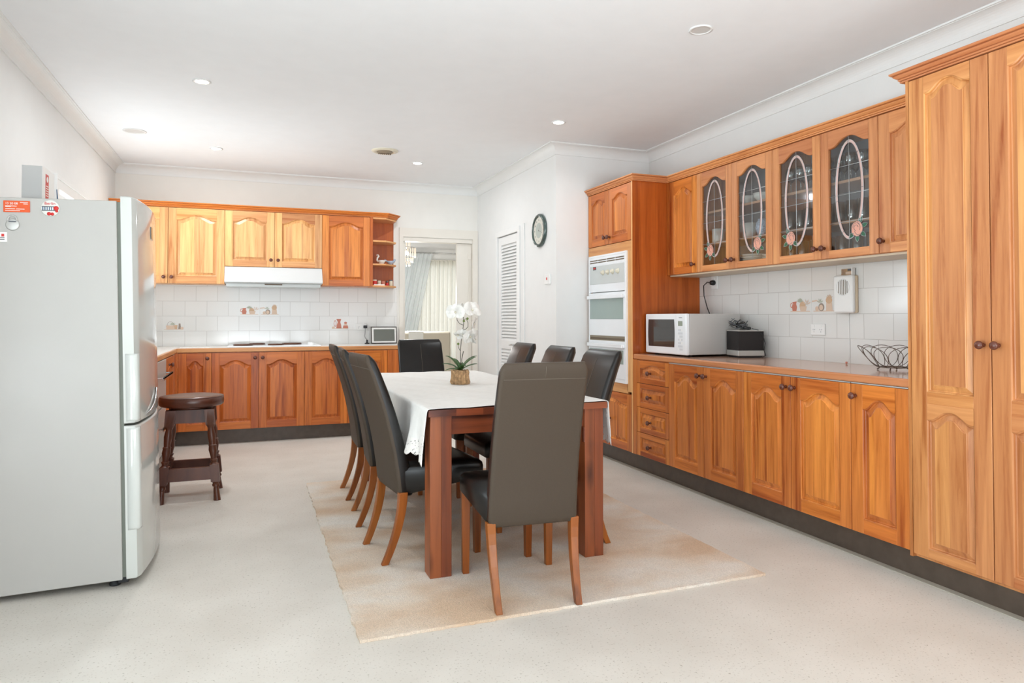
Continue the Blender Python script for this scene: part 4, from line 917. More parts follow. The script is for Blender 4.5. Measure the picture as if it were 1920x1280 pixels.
# ------------------------------------------------------------------ tablecloth with lace border
random.seed(11)
mb = MB(); NY = 150; Y0, Y1 = TY0-.002, TY1+.004
ncross = 26; hangN = 22; R = []
def edge_front(x):   # the near hem wanders a little back and forth along the table end
    return .012*math.sin(x*7.0+.6)+.006*math.sin(x*19)
cols = []
HL = .235; HR = .19
for j in range(NY+1):
    v = j/NY; ring = []
    y = Y0+(Y1-Y0)*v
    ph = 2*PI*(y/.42); 
    for i in range(hangN, 0, -1):     # left overhang
        s = i/hangN; L = HL*s
        scal = 1+.0*s
        amp = (.022*math.sin(ph+.4)+.012*math.sin(ph*2.3+1))*s**1.3
        near = max(0, 1-(y-Y0)/.16)
        zb = TZ+.006-L*(1+.10*math.sin(ph*.5+.5)*s)-near*.03*s
        if i > hangN-3: zb -= .014*abs(math.sin(PI*y/.052))*(i-(hangN-3))/3
        ring.append((TX0-.006-.02*s+amp-.015*near*s, y+near*.03*s+.008*math.sin(ph*1.7)*s, zb, s))
    ring.append((TX0-.003, y, TZ+.003, 0))
    for k in range(ncross+1):
        x = TX0+.006+(TX1-TX0-.012)*k/ncross
        yy = y+(edge_front(x) if v < .02 else 0)*(1-v/.02 if v < .02 else 0)
        if v < .02: yy = y + max(0, edge_front(x)+.004)*(1-v/.02)
        ring.append((x, yy, TZ+.0055+.0012*math.sin(x*31+y*17), 0))
    ring.append((TX1+.003, y, TZ+.003, 0))
    for i in range(1, hangN+1):
        s = i/hangN; L = HR*s; amp = (.010*math.sin(ph*1.1+2)+.006*math.sin(ph*2.1))*s**1.3
        zb = TZ+.004-L*(1+.08*math.sin(ph*.6)*s)
        if i > hangN-3: zb -= .014*abs(math.sin(PI*y/.052))*(i-(hangN-3))/3
        ring.append((TX1+.006+.008*s+amp, y, zb, s))
    R.append(ring)
n = len(R[0]); 
for r in R: mb.v += [p[:3] for p in r]
for j in range(NY):
    for i in range(n-1):
        s = max(R[j][i][3], R[j][i+1][3]); lace_ = s > .72 or (j < 3 and s > .25)
        mb.face((j*n+i, j*n+i+1, (j+1)*n+i+1, (j+1)*n+i), 'lace' if lace_ else 'cloth', .5, True)
# far end flap
b = len(mb.v); last = R[-1][hangN+1:hangN+2+ncross]
for (dz, dy) in ((0, 0), (-.004, .006), (-.05, .01), (-.11, .012)):
    for p in last: mb.v.append((p[0], p[1]+dy, p[2]+dz))
m_ = len(last)
for r_ in range(3):
    for i in range(m_-1): mb.face((b+r_*m_+i, b+r_*m_+i+1, b+(r_+1)*m_+i+1, b+(r_+1)*m_+i), 'cloth' if r_ < 2 else 'lace', .5, True)
tc = mb.build('tablecloth'); so = tc.modifiers.new('thick', 'SOLIDIFY'); so.thickness = .0014; so.offset = 1
tag(tc, 'off-white lace-edged tablecloth hanging over the sides of the dining table', 'tablecloth')

# ================================================================== dining chairs
CG = 'high-backed black leather dining chairs'
def rrect(w_, t, c, y, z, r, n=5, skew=0):
    pts = []
    for cx, cy, a0 in ((w_/2-r, t/2-r, 0), (-w_/2+r, t/2-r, PI/2), (-w_/2+r, -t/2+r, PI), (w_/2-r, -t/2+r, 1.5*PI)):
        for k in range(n+1):
            a = a0+PI/2*k/n; pts.append((cx+r*math.cos(a)+c, y+cy+r*math.sin(a), z))
    return pts
def make_chair():
    o = thing('dining_chair', '', 'chair', (0, 0, RZ), 0, CG)
    # seat: trapezoid cushion, front at +y
    def trap(d, zf, zr, n=6):
        pts = []; wf, wr, yf, yr = .225-d, .19-d*.8, .262-d, -.14
        r = .03
        for cx, cy, a0 in ((wf-r, yf-r, 0), (-wf+r, yf-r, PI/2)):
            for k in range(n+1):
                a = a0+PI/2*k/n; pts.append((cx+r*math.cos(a), cy+r*math.sin(a)))
        pts += [(-wr, yr), (wr, yr)]
        return [(x, y, zr+(zf-zr)*min(1, max(0, (y+.14)/.4))) for x, y in pts]
    mb = MB(); mb.rings([trap(.006, .377, .322), trap(0, .383, .328), trap(0, .43, .43), trap(.004, .447, .447), trap(.018, .459, .459), trap(.045, .464, .464), trap(.1, .466, .466)], 'leather', .5, True); mb.build('seat', o)
    # backrest
    mb = MB(); R = []; Z = [.315, .322, .34, .42, .52, .62, .72, .82, .9, .955, .975, .985, .99]
    for z in Z:
        u = (z-.315)/.675; yb = -.17-.055*u-.115*u*u         # rear face
        th = .078-.03*u; w_ = .382-.018*u
        ins = 0
        if z < .33: ins = (.33-z)*.6
        if z > .95: ins = .0+((z-.95)/.04)**2*.016
        th2 = max(.008, th-2*ins); R.append(rrect(w_-2*ins, th2, 0, yb+th/2, z, min(.016, th2*.45)))
    n = len(R[0])
    def mf(i, j): return 'leather_back' if (11 <= j < 23-0 and j in range(11, 23)) and j in (17,) or j in range(12, 17) or j in range(18, 23) and False else 'leather'
    back = lambda i, j: 'leather_back' if 12 <= j <= 22 else 'leather'
    mb.rings(R, 'leather', .5, True, mf=back)
    bk = mb.build('backrest', o)
    # stitched seams
    def rear(z): u = (z-.315)/.675; return -.17-.055*u-.115*u*u
    mb = MB(); mb.tube([(-.17+.34*k/8, rear(.925)-.0012, .925) for k in range(9)], .0013, 'seam', 5)
    mb.tube([(0, rear(z)-.0012 if z < .95 else rear(z)+(.016*((z-.95)/.04)**2)-.001, z) for z in (.93, .945, .96, .975)], .0012, 'seam', 5)
    fr = lambda z: rear(z)+.078-.03*((z-.315)/.675)
    mb.tube([(0, fr(z)+.0012, z) for z in (.48, .6, .7, .8, .9, .95)], .0012, 'seam', 5)
    mb.build('seam', bk)
    for sx in (-1, 1):
        mb = MB(); R = []
        for z, h in ((0, .015), (.15, .017), (.4, .02)):
            cx = .200*sx; R.append([(cx-h, .228-h, z), (cx+h, .228-h, z), (cx+h, .228+h, z), (cx-h, .228+h, z)])
        mb.rings(R, 'chairleg', .3+.2*sx, False); mb.build('leg', o, .003)
        mb = MB(); R = []
        for k in range(9):
            f = k/8; z = .335*f; y = -.235+.085*math.sin(f*PI/2)**.9 if f else -.235; h = .015+.005*f
            cx = sx*(.168+.012*f); R.append([(cx-h*.9, y-h, z), (cx+h*.9, y-h, z), (cx+h*.9, y+h*1.1, z), (cx-h*.9, y+h*1.1, z)])
        mb.rings(R, 'chairleg', .5-.2*sx, False); mb.build('leg', o, .003)
    return o
proto = make_chair()
spots = [(1.105, 2.785, -4.5, 'dining chair seen from behind at the near end of the table'),
         (.812, 3.455, -84, 'dining chair on the left side of the table, nearest the camera'),
         (.812, 4.065, -93.5, 'middle one of the three dining chairs on the left side of the table'),
         (.825, 4.67, -91, 'farthest dining chair on the left side of the table'),
         (1.497, 3.335, 91, 'dining chair on the right side of the table, nearest the camera'),
         (1.50, 3.89, 90, 'middle one of the three dining chairs on the right side of the table'),
         (1.50, 4.50, 89, 'farthest dining chair on the right side of the table'),
         (1.305, 5.27, 180, 'dining chair facing the camera at the far end of the table')]
for i, (x, y, a, lb) in enumerate(spots):
    c = proto if i == 0 else dup(proto)
    c.location = (x, y, RZ if y < 5.1 else RZ); c.rotation_euler.z = math.radians(a); c['label'] = lb

# ================================================================== bar stool
o = thing('bar_stool', 'dark turned-wood stool with round brown leather seat by the cupboards', 'stool', (-.362, 5.03, 0), 0)
mb = MB(); mb.lathe([(.15, .60), (.186, .602), (.196, .61), (.199, .635), (.197, .655), (.188, .664), (.15, .669), (.07, .671), (.001, .671)], 'stool_leather', seg=48); s_ = mb.build('seat', o)
mb = MB(); mb.tube([(.193*math.cos(2*PI*k/48), .193*math.sin(2*PI*k/48), .6605) for k in range(48)], .0022, 'stool_wood', 6, closed=True); mb.build('piping', s_)
mb = MB(); mb.lathe([(.13, .585), (.135, .6), (.001, .6)], 'stool_wood', seg=24); mb.build('swivel_plate', o)
def sleg(sx, sy):
    T_, B_ = Vector((sx*.112, sy*.112, .585)), Vector((sx*.166, sy*.166, 0))
    prof = [(0, .019, 0), (.012, .018, 0), (.06, .015, 0), (.085, .013, 0), (.09, .019, 0), (.1, .019, 0), (.108, .015, 0), (.115, .018, 0), (.12, .023, 1), (.23, .023, 1), (.236, .018, 0), (.245, .014, 0), (.262, .021, 0), (.268, .014, 0), (.285, .016, 0), (.32, .022, 0), (.345, .019, 0), (.352, .022, 0), (.358, .016, 0), (.38, .018, 0), (.42, .021, 0), (.46, .016, 0), (.475, .02, 0), (.485, .024, 1), (.585, .026, 1)]
    R = []
    for z, r, sq in prof:
        r *= 1.18
        c = B_+(T_-B_)*(z/.585); ring = []
        for k in range(16):
            a = 2*PI*(k+.0)/16; ca, sa = math.cos(a), math.sin(a)
            if sq: m_ = max(abs(ca), abs(sa)); ca, sa = ca/m_, sa/m_
            ring.append((c.x+r*ca, c.y+r*sa, z))
        R.append(ring)
    mb = MB(); mb.rings(R, 'stool_wood', random.random(), True); l = mb.build('leg', o); l.modifiers.new('es', 'EDGE_SPLIT').split_angle = math.radians(40)
for sx in (-1, 1):
    for sy in (-1, 1): sleg(sx, sy)
for nm, z0, z1, th in (('apron', .5, .583, .011), ('stretcher', .135, .215, .011)):
    f = lambda z: .166-(.166-.112)*z/.585
    for sgn in (-1, 1):
        for axx in (0, 1):
            mb = MB(); a0, a1 = f(z0), f(z1); q0, q1 = a0-.02, a1-.02
            P_ = [(-q0, sgn*a0-th, z0), (q0, sgn*a0-th, z0), (q0, sgn*a0+th, z0), (-q0, sgn*a0+th, z0)]; Q_ = [(-q1, sgn*a1-th, z1), (q1, sgn*a1-th, z1), (q1, sgn*a1+th, z1), (-q1, sgn*a1+th, z1)]
            if axx: P_ = [(y, x, z) for x, y, z in P_][::-1]; Q_ = [(y, x, z) for x, y, z in Q_][::-1]
            mb.rings([P_, Q_], 'stool_wood', random.random(), False); mb.build(nm, o)

# ================================================================== orchid
o = thing('potted_orchid', 'artificial white orchid in a driftwood pot on the tablecloth', 'plant', (1.205, 4.06, TZ+.0085))
mb = MB(); random.seed(5); R = []; NS = 44
amp = [random.uniform(-1, 1) for _ in range(NS)]
for z, r in ((0, .054), (.012, .06), (.035, .054), (.06, .052), (.078, .054), (.084, .048)):
    R.append([((r+.0055*amp[k]*(1 if z < .08 else .5))*math.cos(2*PI*k/NS), (r+.0055*amp[k])*math.sin(2*PI*k/NS), z+.005*amp[(k*7) % NS]*(z > .05)) for k in range(NS)])
mb.rings(R, 'bark', .5, False); pot = mb.build('driftwood_pot', o)
mb = MB(); mb.lathe([(.047, .074), (.001, .078)], 'bark_dark', seg=20, cap0=False, cap1=False); mb.build('soil', pot)
def leafm(az, L, rise, droop, w_):
    mb = MB(); n = 12; R = []; d = Vector((math.cos(az), math.sin(az), 0)); sd = Vector((-math.sin(az), math.cos(az), 0))
    vs = []
    for k in range(n+1):
        u = k/n; c = d*(L*u) + Vector((0, 0, .08+rise*u-droop*u*u)); ww = w_*math.sin(PI*min(1, .12+u*.88))**.7*(1 if u < .98 else .2)
        vs.append((c-sd*ww+Vector((0, 0, .35*ww)), c, c+sd*ww+Vector((0, 0, .35*ww))))
    for k in range(n):
        a, b = vs[k], vs[k+1]
        for i in (0, 1): mb.poly([a[i], a[i+1], b[i+1], b[i]], 'leaf', .5, True)
    l = mb.build('leaf', o); s_ = l.modifiers.new('thick', 'SOLIDIFY'); s_.thickness = .0022
R_ = math.radians
for az, L, rise, dr, w_ in ((160, .16, .23, .13, .014), (172, .18, .13, .09, .015), (190, .15, .06, .07, .012), (15, .16, .18, .08, .02), (-5, .17, .1, .05, .016), (35, .2, .22, .12, .015), (250, .12, .08, .08, .016), (300, .12, .12, .09, .016), (90, .13, .14, .1, .016), (130, .12, .18, .1, .014)):
    leafm(R_(az-20), L*.62, rise*.72, dr*.6, w_*1.05)
stem = [(0, 0, .08), (.003, 0, .14), (.0, .0, .2), (.006, 0, .26), (.014, .0, .32), (.022, 0, .37), (.02, 0, .41)]
mb = MB(); mb.tube(stem, .0022, 'stem'); mb.tube([(.014, 0, .33), (.035, 0, .335), (.05, 0, .35), (.05, 0, .375), (.04, .0, .395)], .0018, 'stem'); mb.tube([(.018, 0, .36), (-.005, 0, .37), (-.02, 0, .39), (-.022, 0, .41)], .0018, 'stem'); mb.tube([(.022, 0, .395), (.045, 0, .4)], .0015, 'stem'); mb.tube([(0, 0, .2), (-.012, 0, .225), (-.014, 0, .245)], .0015, 'stem'); mb.tube([(.012, 0, .08), (.01, 0, .15), (.02, 0, .2)], .0022, 'stem')
mb.build('flower_stem', o)
for x, z in ((-.002, .41), (.045, .4), (-.014, .245), (.022, .385)):
    mb = MB(); mb.lathe([(.001, -.008), (.006, -.005), (.008, 0), (.006, .005), (.001, .008)], 'bud', (x, -.004, z), seg=12); mb.build('bud', o)
def flower(x, y, z, yawd, tiltd, s):
    mb = MB(); M_ = Matrix.Translation((x, y, z)) @ Matrix.Rotation(R_(yawd), 4, 'Z') @ Matrix.Rotation(R_(tiltd), 4, 'X')
    for a, L, w_ in ((90, .042, .018), (210, .042, .018), (330, .042, .018), (10, .05, .034), (170, .05, .034)):
        a = R_(a); n = 8; rows = []
        for k in range(n+1):
            u = k/n; ww = w_*math.sin(PI*min(1, .1+.88*u))**.6*s; r = L*u*s; bend = -.010*math.sin(PI*u)*s
            c, sn = math.cos(a), math.sin(a)
            rows.append([M_ @ Vector((r*c-q_*ww*sn, bend-.004*abs(q_)*s, r*sn+q_*ww*c)) for q_ in (-1, -.5, 0, .5, 1)])
        for k in range(n):
            for i in range(4): mb.poly([rows[k][i], rows[k][i+1], rows[k+1][i+1], rows[k+1][i]], 'petal', .5, True)
    f = mb.build('flower', o)
    mb = MB(); mb.lathe([(.001, 0), (.006, .003), (.007, .01), (.001, .016)], 'ivory', (0, 0, 0), 'y', 10); lip = mb.build('lip', f); lip.matrix_local = M_
flower(.07, -.01, .45, 20, -20, 1.35); flower(-.03, -.005, .44, -35, 10, 1.25); flower(.02, .03, .46, 190, 0, .9); flower(.085, .01, .37, 60, 15, 1.0)
flower(.015, -.005, .30, -40, 10, .9); flower(.06, 0, .29, 30, 20, 1.3); flower(.085, 0, .27, 70, -10, .9); flower(-.012, 0, .305, -60, 60, .7)

# ================================================================== on the right worktop
o = thing('microwave', 'white microwave oven with dark door window on the right worktop', 'microwave', (2.868, 4.6, .9008), -PI/2)
MW, MH, MD = .53, .292, .455; z0 = .014
mb = MB(); mb.box(.004, MW-.004, .02, MD, z0, z0+MH, 'casing', .5); mb.build('casing', o, .004)
mb = MB(); mb.box(0, MW, -.012, .02, z0-.002, z0+MH+.001, 'enamel', .5); fp = mb.build('front_panel', o, .01, seg=3)
mb = MB(); n = 16
c = [(.045, z0+.05)]+[(.045-.006*math.sin(PI*k/n), z0+.05+(MH-.09)*k/n) for k in range(n+1)]+[(.385+.006*math.sin(PI*k/n), z0+MH-.04-(MH-.09)*k/n) for k in range(n+1)]
mb.poly([(x, -.0128, z) for x, z in c], 'darkglass'); mb.build('door_window', fp)
mb = MB(); mb.box(.41, .411, -.0132, -.012, z0+.004, z0+MH-.004, 'pale_ink', .5); mb.build('door_seam', fp)
mb = MB(); mb.box(.435, .487, -.0145, -.012, z0+.205, z0+.24, 'lcd', .5); mb.build('display', fp, .001)
mb = MB()
for r_ in range(7):
    for k in range(3): mb.box(.434+k*.019, .449+k*.019, -.0132, -.012, z0+.03+r_*.023, z0+.044+r_*.023, 'pale_ink' if (r_+k) % 4 else 'white_plastic', .5)
mb.build('keypad', fp)
mb = MB(); mb.box(.445, .482, -.0132, -.012, z0+.262, z0+.266, 'grey_ink', .5); mb.build('maker_mark', fp)
for x in (.05, MW-.05):
    for y in (.06, MD-.05): mb = MB(); mb.lathe([(.016, .0006), (.016, z0)], 'rubber', (x, y, 0), seg=14); mb.build('foot', o)
# speaker cube standing cornerwise
o = thing('tabletop_radio', 'black speaker cube with silver base standing cornerwise beside the microwave', 'radio', (3.14, 3.87, .9008), math.radians(-14))
# local: x to the right away, y away to the left
mb = MB(); mb.box(0, .19, 0, .19, .012, .05, 'alu', .5); mb.build('base', o, .004)
mb = MB(); mb.box(.002, .188, .002, .188, .05, .182, 'speaker_black', .5); mb.build('speaker_grille', o, .002)
mb = MB(); mb.box(0, .19, 0, .19, .182, .19, 'alu', .5); mb.build('top_plate', o, .003)
mb = MB(); mb.box(.01, .18, .01, .18, 0, .012, 'rubber', .5); mb.build('foot_pad', o)
o = thing('tangled_leads', 'tangle of black and grey leads and an adapter lying on the speaker cube', 'cable', (3.245, 3.95, 1.0922)); random.seed(9)
mb = MB(); mb.tube([(-.03, -.05, .03), (0, 0, .036), (.02, .04, .034), (.0, .07, .03)], .016, 'black_plastic', 12); mb.tube([(-.02, -.1, .012), (-.03, -.06, .014), (-.02, -.02, .014)], .011, 'black_plastic', 10); mb.build('adapter', o)
for k in range(9):
    cx, cy, r, ph, zt = random.uniform(-.05, .05), random.uniform(-.06, .1), random.uniform(.025, .055), random.uniform(0, 6), random.uniform(.2, .9)
    mb = MB(); mb.tube([(cx+r*math.cos(a+ph), cy+r*math.sin(a+ph), max(.003, .025+zt*r*math.sin(a*1.0)+.004*a)) for a in [2*PI*i/24*1.15 for i in range(25)]], .0022 if k % 3 else .003, 'black_plastic' if k % 2 else 'grey_ink', 6); mb.build('lead', o)
mb = MB(); mb.tube([(.03, -.06, .01), (.05, -.1, .0), (.06, -.135, -.04), (.065, -.15, -.09), (.06, -.145, -.14), (.065, -.155, -.175), (.05, -.14, -.186)], .0025, 'black_plastic', 6); mb.build('lead', o)
# wire bowl
o = thing('wire_bowl', 'open bowl of looped dark wire on the worktop next to the pantry', 'bowl', (3.165, 2.67, .9005)); n = 12
def bp_(t_, ph):    # bowl surface point: height fraction t_, azimuth ph
    r = .062+.108*t_**.75; return (r*math.cos(ph), r*math.sin(ph), .014+.112*t_**1.25)
for k in range(n):
    mb = MB(); a0 = 2*PI*k/n; pts = []
    for i in range(28):
        u = 2*PI*i/28; pts.append(bp_(.5-.5*math.cos(u), a0+.52*math.sin(u)+.0*u))
    mb.tube(pts, .0017, 'darkwire', 6, closed=True); mb.build('wire_loop', o)
mb = MB(); mb.tube([(.066*math.cos(2*PI*i/32), .066*math.sin(2*PI*i/32), .016) for i in range(32)], .003, 'darkwire', 8, closed=True); mb.build('base_ring', o)
for k in range(4):
    a = 2*PI*k/4+.5; mb = MB(); mb.tube([(.06*math.cos(a), .06*math.sin(a), .016), (.075*math.cos(a), .075*math.sin(a), .004)], .003, 'darkwire', 8); mb.lathe([(.001, .0), (.0045, .002), (.0045, .006), (.001, .009)], 'darkwire', (.075*math.cos(a), .075*math.sin(a), 0), seg=8); mb.build('foot', o)
# wall box (extension bell) and its bracket and lead
o = thing('wall_chime', 'white wall box with slotted round grille on the right tiled wall', 'door chime', (XW-.006, 3.225, 1.205), -PI/2)
mb = MB(); mb.box(0, .145, -.022, 0, .0, .225, 'cream_plastic', .5); mb.build('back_case', o, .008)
mb = MB(); mb.box(-.002, .143, -.05, -.02, .0, .228, 'white_plastic', .5); cv = mb.build('cover', o, .012, seg=3)
mb = MB()
for k in range(6):
    x = .042+k*.0125; h = .046*math.sqrt(max(0, 1-((x-.0732)/.048)**2)); mb.box(x-.0022, x+.0022, -.0508, -.049, .155-h, .155+h, 'vent_dark', .5)
mb.build('grille_slots', cv)
mb = MB(); mb.tube([(.073+.048*math.cos(2*PI*i/36), -.0505, .155+.05*math.sin(2*PI*i/36)) for i in range(36)], .001, 'pale_ink', 5, closed=True); mb.build('grille_ring', cv)
mb = MB(); mb.box(.02, .125, -.006, 0, .228, .268, 'tumbler', .5); mb.box(.07, .115, -.008, -.005, .256, .266, 'grey_ink', .5); mb.box(.055, .11, -.008, -.005, .234, .25, 'tan', .5); mb.box(.118, .125, -.03, 0, .22, .27, 'white_plastic', .5); mb.build('clear_holder', o)
mb = MB(); mb.tube([(.075, -.004, 0), (.074, -.004, -.1), (.076, -.004, -.2), (.08, -.01, -.26), (.092, -.03, -.285), (.1, -.05, -.298)], .0016, 'white_plastic', 5); mb.lathe([(.001, 0), (.006, .002), (.006, .012), (.001, .014)], 'terracotta', (.1, -.055, -.304), seg=10); mb.build('lead', o)
# round clock
o = thing('wall_clock', 'round wall clock with dark green rim on the white projecting wall', 'clock', (XL, 5.725, 1.971), -PI/2)
mb = MB(); mb.lathe([(.148, 0), (.153, .008), (.153, .016), (.146, .026), (.132, .03), (.124, .024), (.122, .018)], 'clock_green', ax='y', seg=56, cap1=False); mb.build('rim', o)
mb = MB(); mb.lathe([(.123, .017), (.001, .017)], 'clock_face', ax='y', seg=48, cap0=False, cap1=False); f = mb.build('face', o)
mb = MB(); mb.lathe([(.07, .0175), (.001, .0175)], 'clock_inner', ax='y', seg=40, cap0=False, cap1=False); mb.build('inner_disc', f)
for i, nm in enumerate(('12', '1', '2', '3', '4', '5', '6', '7', '8', '9', '10', '11')):
    a = PI/2-2*PI*i/12; txt(nm, .022, 'grey_ink', 'numeral', f, MX(.096*math.cos(a), -.0175, .096*math.sin(a)-.008))
for nm, a, L in (('hour_hand', 60, .055), ('minute_hand', -20, .085)):
    a = R_(a); mb = MB(); px, pz = -math.sin(a)*.002, math.cos(a)*.002; mb.poly([(-.01*math.cos(a)+px, -.02, -.01*math.sin(a)+pz), (L*math.cos(a)+px*.4, -.02, L*math.sin(a)+pz*.4), (L*math.cos(a)-px*.4, -.02, L*math.sin(a)-pz*.4), (-.01*math.cos(a)-px, -.02, -.01*math.sin(a)-pz)], 'frame_black'); mb.build(nm, o)

# ================================================================== crockery and glasses behind the leaded doors
random.seed(21)
SH = (ZU0+.0165, 1.7225, 1.9525)
def glass_proto(name, prof, m):
    mb = MB(); mb.lathe(prof, m, seg=16, cap0=False, cap1=False); return mb.build(name)
def stock(proto, spots, labels, cat, group):
    for i, (x, y, z) in enumerate(spots):
        c = proto if i == 0 else proto.copy()
        if i: C.objects.link(c)
        c.location = (x, y, z); tag(c, labels(i, x, y), cat, group)
tum = glass_proto('drinking_glass', [(.001, .002), (.026, 0), (.029, .004), (.034, .115), (.0325, .115), (.0275, .008), (.001, .008)], 'tumbler')
gob = glass_proto('wine_glass', [(.001, .001), (.03, 0), (.03, .003), (.005, .008), (.004, .065), (.015, .075), (.032, .1), (.034, .125), (.029, .155), (.0275, .155), (.032, .125), (.03, .1), (.001, .073)], 'tumbler')
cup = glass_proto('white_mug', [(.001, .002), (.042, 0), (.047, .006), (.048, .1), (.045, .1), (.042, .01), (.001, .008)], 'ceramic')
bow = glass_proto('white_bowl', [(.001, .002), (.026, 0), (.03, .006), (.055, .03), (.066, .058), (.063, .058), (.05, .03), (.001, .01)], 'ceramic')
pla = glass_proto('dinner_plate', [(.001, .001), (.06, 0), (.07, .004), (.1, .014), (.099, .016), (.068, .007), (.001, .004)], 'ceramic')
ylo, yhi = UY[5]+.06, UY[3]-.06
def grid(y0, y1, n, rows, z, jx=.004):
    out = []
    for r_ in range(rows):
        for k in range(n): out.append((XU+.075+.085*r_+random.uniform(-jx, jx), y1+(y0-y1)*(k+.5*(r_ % 2)*.8)/(n-.4)+random.uniform(-jx, jx), z))
    return out
stock(tum, grid(ylo, yhi, 9, 2, SH[1]), lambda i, x, y: 'clear tumbler on the middle shelf of the glass-filled leaded cupboard', 'glass', 'tumblers on the middle shelf of the right leaded cupboard')
g2 = tum.copy(); C.objects.link(g2)
stock(gob, grid(ylo, yhi, 9, 2, SH[2]), lambda i, x, y: 'clear stemmed glass on the top shelf of the right leaded cupboard', 'glass', 'stemmed glasses on the top shelf of the right leaded cupboard')
stock(g2, grid(ylo, yhi, 7, 1, SH[0]), lambda i, x, y: 'clear tumbler on the bottom of the right leaded cupboard', 'glass', 'tumblers at the bottom of the right leaded cupboard')
ya, yb = UY[3]+.05, UY[1]-.05
stock(cup, [(XU+.09, y, SH[1]) for y in (4.13, 3.93, 3.80)], lambda i, x, y: ('white mug alone behind the leftmost leaded door, middle shelf', 'white mug at the left edge of the second leaded door, middle shelf', 'white mug in the middle of the second leaded door, middle shelf')[i], 'mug', 'white mugs on the middle shelf of the left leaded cupboard')
pj = MB(); pj.lathe([(.001, .002), (.03, 0), (.034, .006), (.05, .05), (.045, .085), (.035, .1), (.036, .11), (.034, .11), (.033, .1), (.001, .09)], 'ceramic_pattern', seg=24); o = thing('patterned_jar', 'blue and white patterned jar right of the white mugs in the leaded cupboard', 'jar', (XU+.085, 3.66, SH[1])); pj.build('body', o); mb = MB(); mb.tube([(-.005, -.044, .08), (-.005, -.07, .07), (-.005, -.07, .045), (-.005, -.047, .035)], .004, 'ceramic_pattern'); mb.build('handle', o)
stock(bow, [(XU+.11, y, SH[2]) for y in (3.97, 3.83, 3.69, 3.55)], lambda i, x, y: ('white bowl at the left on the top shelf of the left leaded cupboard', 'white bowl second from the left on the top shelf of the left leaded cupboard', 'white bowl third from left on the top shelf behind the second leaded door', 'rightmost white bowl on the top shelf behind the second leaded door')[i], 'bowl', 'white bowls on the top shelf of the left leaded cupboard')
sp = [(XU+.13, 3.80, SH[0]+.016*k) for k in range(5)]+[(XU+.13, 3.579, SH[0]+.016*k) for k in range(4)]
stock(pla, sp, lambda i, x, y: 'white plate in the %s stack at the bottom of the left leaded cupboard' % ('left' if i < 5 else 'right'), 'plate', 'plates in stacks in the left leaded cupboard')
for i, q_ in enumerate([x for x in D.objects if x.name.startswith('dinner_plate')]): q_['group'] = 'plates in the left stack' if i < 5 else 'plates in the right stack'

# ================================================================== dining room through the doorway
o = thing('sofa', 'pale beige high-backed sofa seen from behind through the doorway', 'sofa', (2.15, 9.1, 0))
mb = MB(); mb.box(-1.0, .42, 0, .22, .1, .995, 'sofa', .5); mb.build('back', o, .03, seg=3)
mb = MB(); mb.box(-.98, .40, .2, .85, .1, .42, 'sofa', .5); mb.build('seat', o, .03, seg=3)
for a in (-1.12, .38): mb = MB(); mb.box(a, a+.16, .02, .85, .08, .62, 'sofa', .5); mb.build('arm', o, .03, seg=3)
for x, y in ((-1, .06), (.44, .06), (-1, .8), (.44, .8)): mb = MB(); mb.box(x, x+.05, y, y+.05, 0, .1, 'chairleg', .5); mb.build('leg', o)
mb = MB(); R = []
for x in (-.19, .01): pass
mb.rings([[(x, -.006, .55), (x, -.006, 1.0), (x, .05, 1.006), (x, .2, 1.004), (x, .235, .97), (x, .235, .6), (x, .23, .6), (x, .19, .999), (x, .05, .999), (x, .002, .99), (x, .002, .55)] for x in (-.17, .03)], 'sofa_white', .5, False)
tag(mb.build('throw', None, 0, (2.15, 9.1, 0)), 'white strip of cloth draped over the back of the sofa beyond the doorway', 'cloth')
o = thing('curtain_rail', 'slim grey curtain rail above the bright far window', 'curtain rail', (0, 0, 0)); mb = MB(); mb.tube([(2.35, 10.98, 2.245), (4.9, 10.98, 2.245)], .012, 'steel'); mb.build('rail', o)
for x in (2.6, 4.6): mb = MB(); mb.box(x, x+.02, 10.98, 11.2, 2.235, 2.255, 'steel', .5); mb.build('bracket', o)
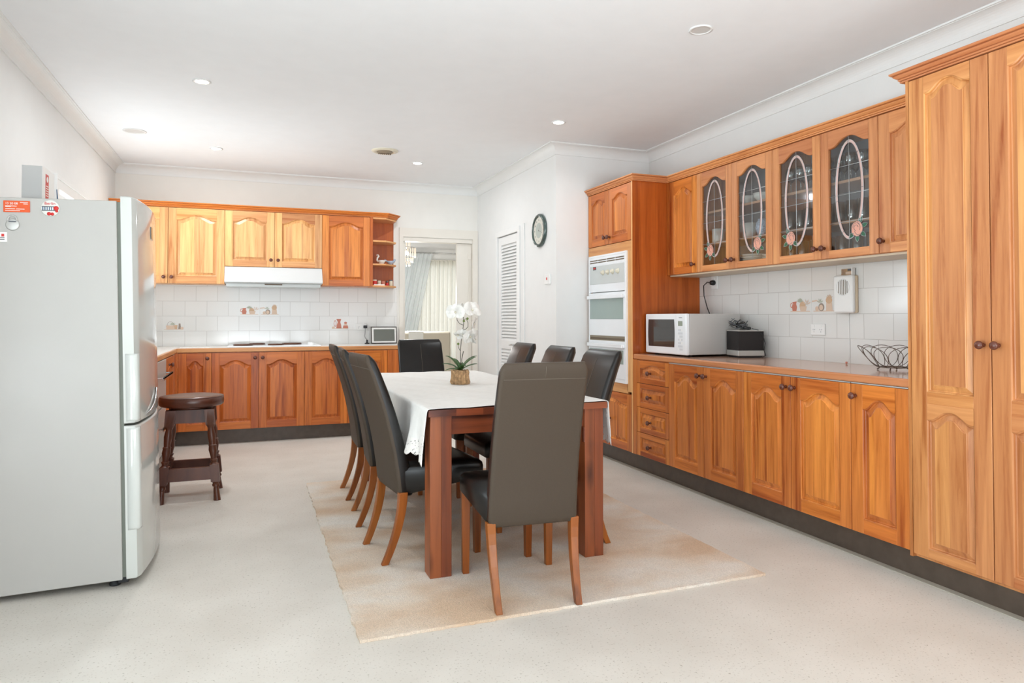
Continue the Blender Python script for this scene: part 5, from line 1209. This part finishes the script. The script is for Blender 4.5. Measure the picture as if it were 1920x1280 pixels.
def curtain(name, label, x0, x1, y, z0, z1, m, folds, amp, lean=0):
    mb = MB(); n = folds*10; R = []
    for z in [z0+(z1-z0)*k/8 for k in range(9)]:
        f = 1-(z-z0)/(z1-z0); R.append([(x0+(x1-x0)*k/n*(1-.0*f)+lean*f, y+amp*(1+.4*math.sin(k*.37))*math.sin(2*PI*folds*k/n+.3*math.sin(z*2))+.01*math.sin(z*3+k*.2), z) for k in range(n+1)])
    mb.rings(R, m, .5, True, False, False, False); return tag(mb.build(name), label, 'curtain')
tc_rod = MB(); tc_rod.tube([(2.45, 11.12, 2.14), (4.45, 11.12, 2.14)], .008, 'doorpaint'); tc_rod.box(2.45, 2.47, 11.12, 11.2, 2.13, 2.15, 'doorpaint', .5); tag(tc_rod.build('net_rod'), 'thin white rod carrying the cream sheer curtain at the far window', 'curtain rail')
curtain('sheer_curtain', 'cream sheer curtain hanging in front of the far window', 2.5, 4.4, 11.12, .02, 2.14, 'sheer_cream', 26, .022)
curtain('sheer_drape', 'white sheer drape gathered at the left of the far window', 2.0, 2.78, 10.98, .05, 2.235, 'sheer_white', 11, .03, -.42)
# chandelier
o = thing('chandelier', 'tiered crystal chandelier glowing in the room beyond the doorway', 'chandelier', (1.93, 9.2, 0))
mb = MB(); mb.tube([(0, 0, 2.12), (0, 0, H)], .008, 'steel'); mb.lathe([(.05, H-.03), (.05, H)], 'steel', seg=20); mb.build('drop_rod', o)
for r, z0, z1 in ((.09, 2.13, 2.24), (.165, 2.0, 2.13), (.13, 1.93, 2.0), (.09, 1.88, 1.94)):
    mb = MB(); n = int(r*160)
    for k in range(n):
        a = 2*PI*k/n; x, y = r*math.cos(a), r*math.sin(a); mb.lathe([(.001, z0), (.006, z0+.012), (.005, z1-.006), (.001, z1)], 'crystal', (x, y, 0), seg=5)
    mb.lathe([(r, z1-.004), (r+.004, z1), (r, z1+.004)], 'chrome', seg=32, cap0=False, cap1=False); mb.build('crystal_tier', o)
for k in range(4): a = PI/2*k+.4; mb = MB(); mb.lathe([(.001, 2.03), (.014, 2.045), (.016, 2.07), (.001, 2.09)], 'bulb', (.07*math.cos(a), .07*math.sin(a), 0), seg=12); mb.build('bulb', o)

l = D.lights.new('chandelier_light', 'POINT'); l.energy = 30; l.shadow_soft_size = .12; l.color = (1, .97, .94)
lo = D.objects.new('chandelier_light', l); C.objects.link(lo); lo.parent = o; lo.location = (0, 0, 1.45)
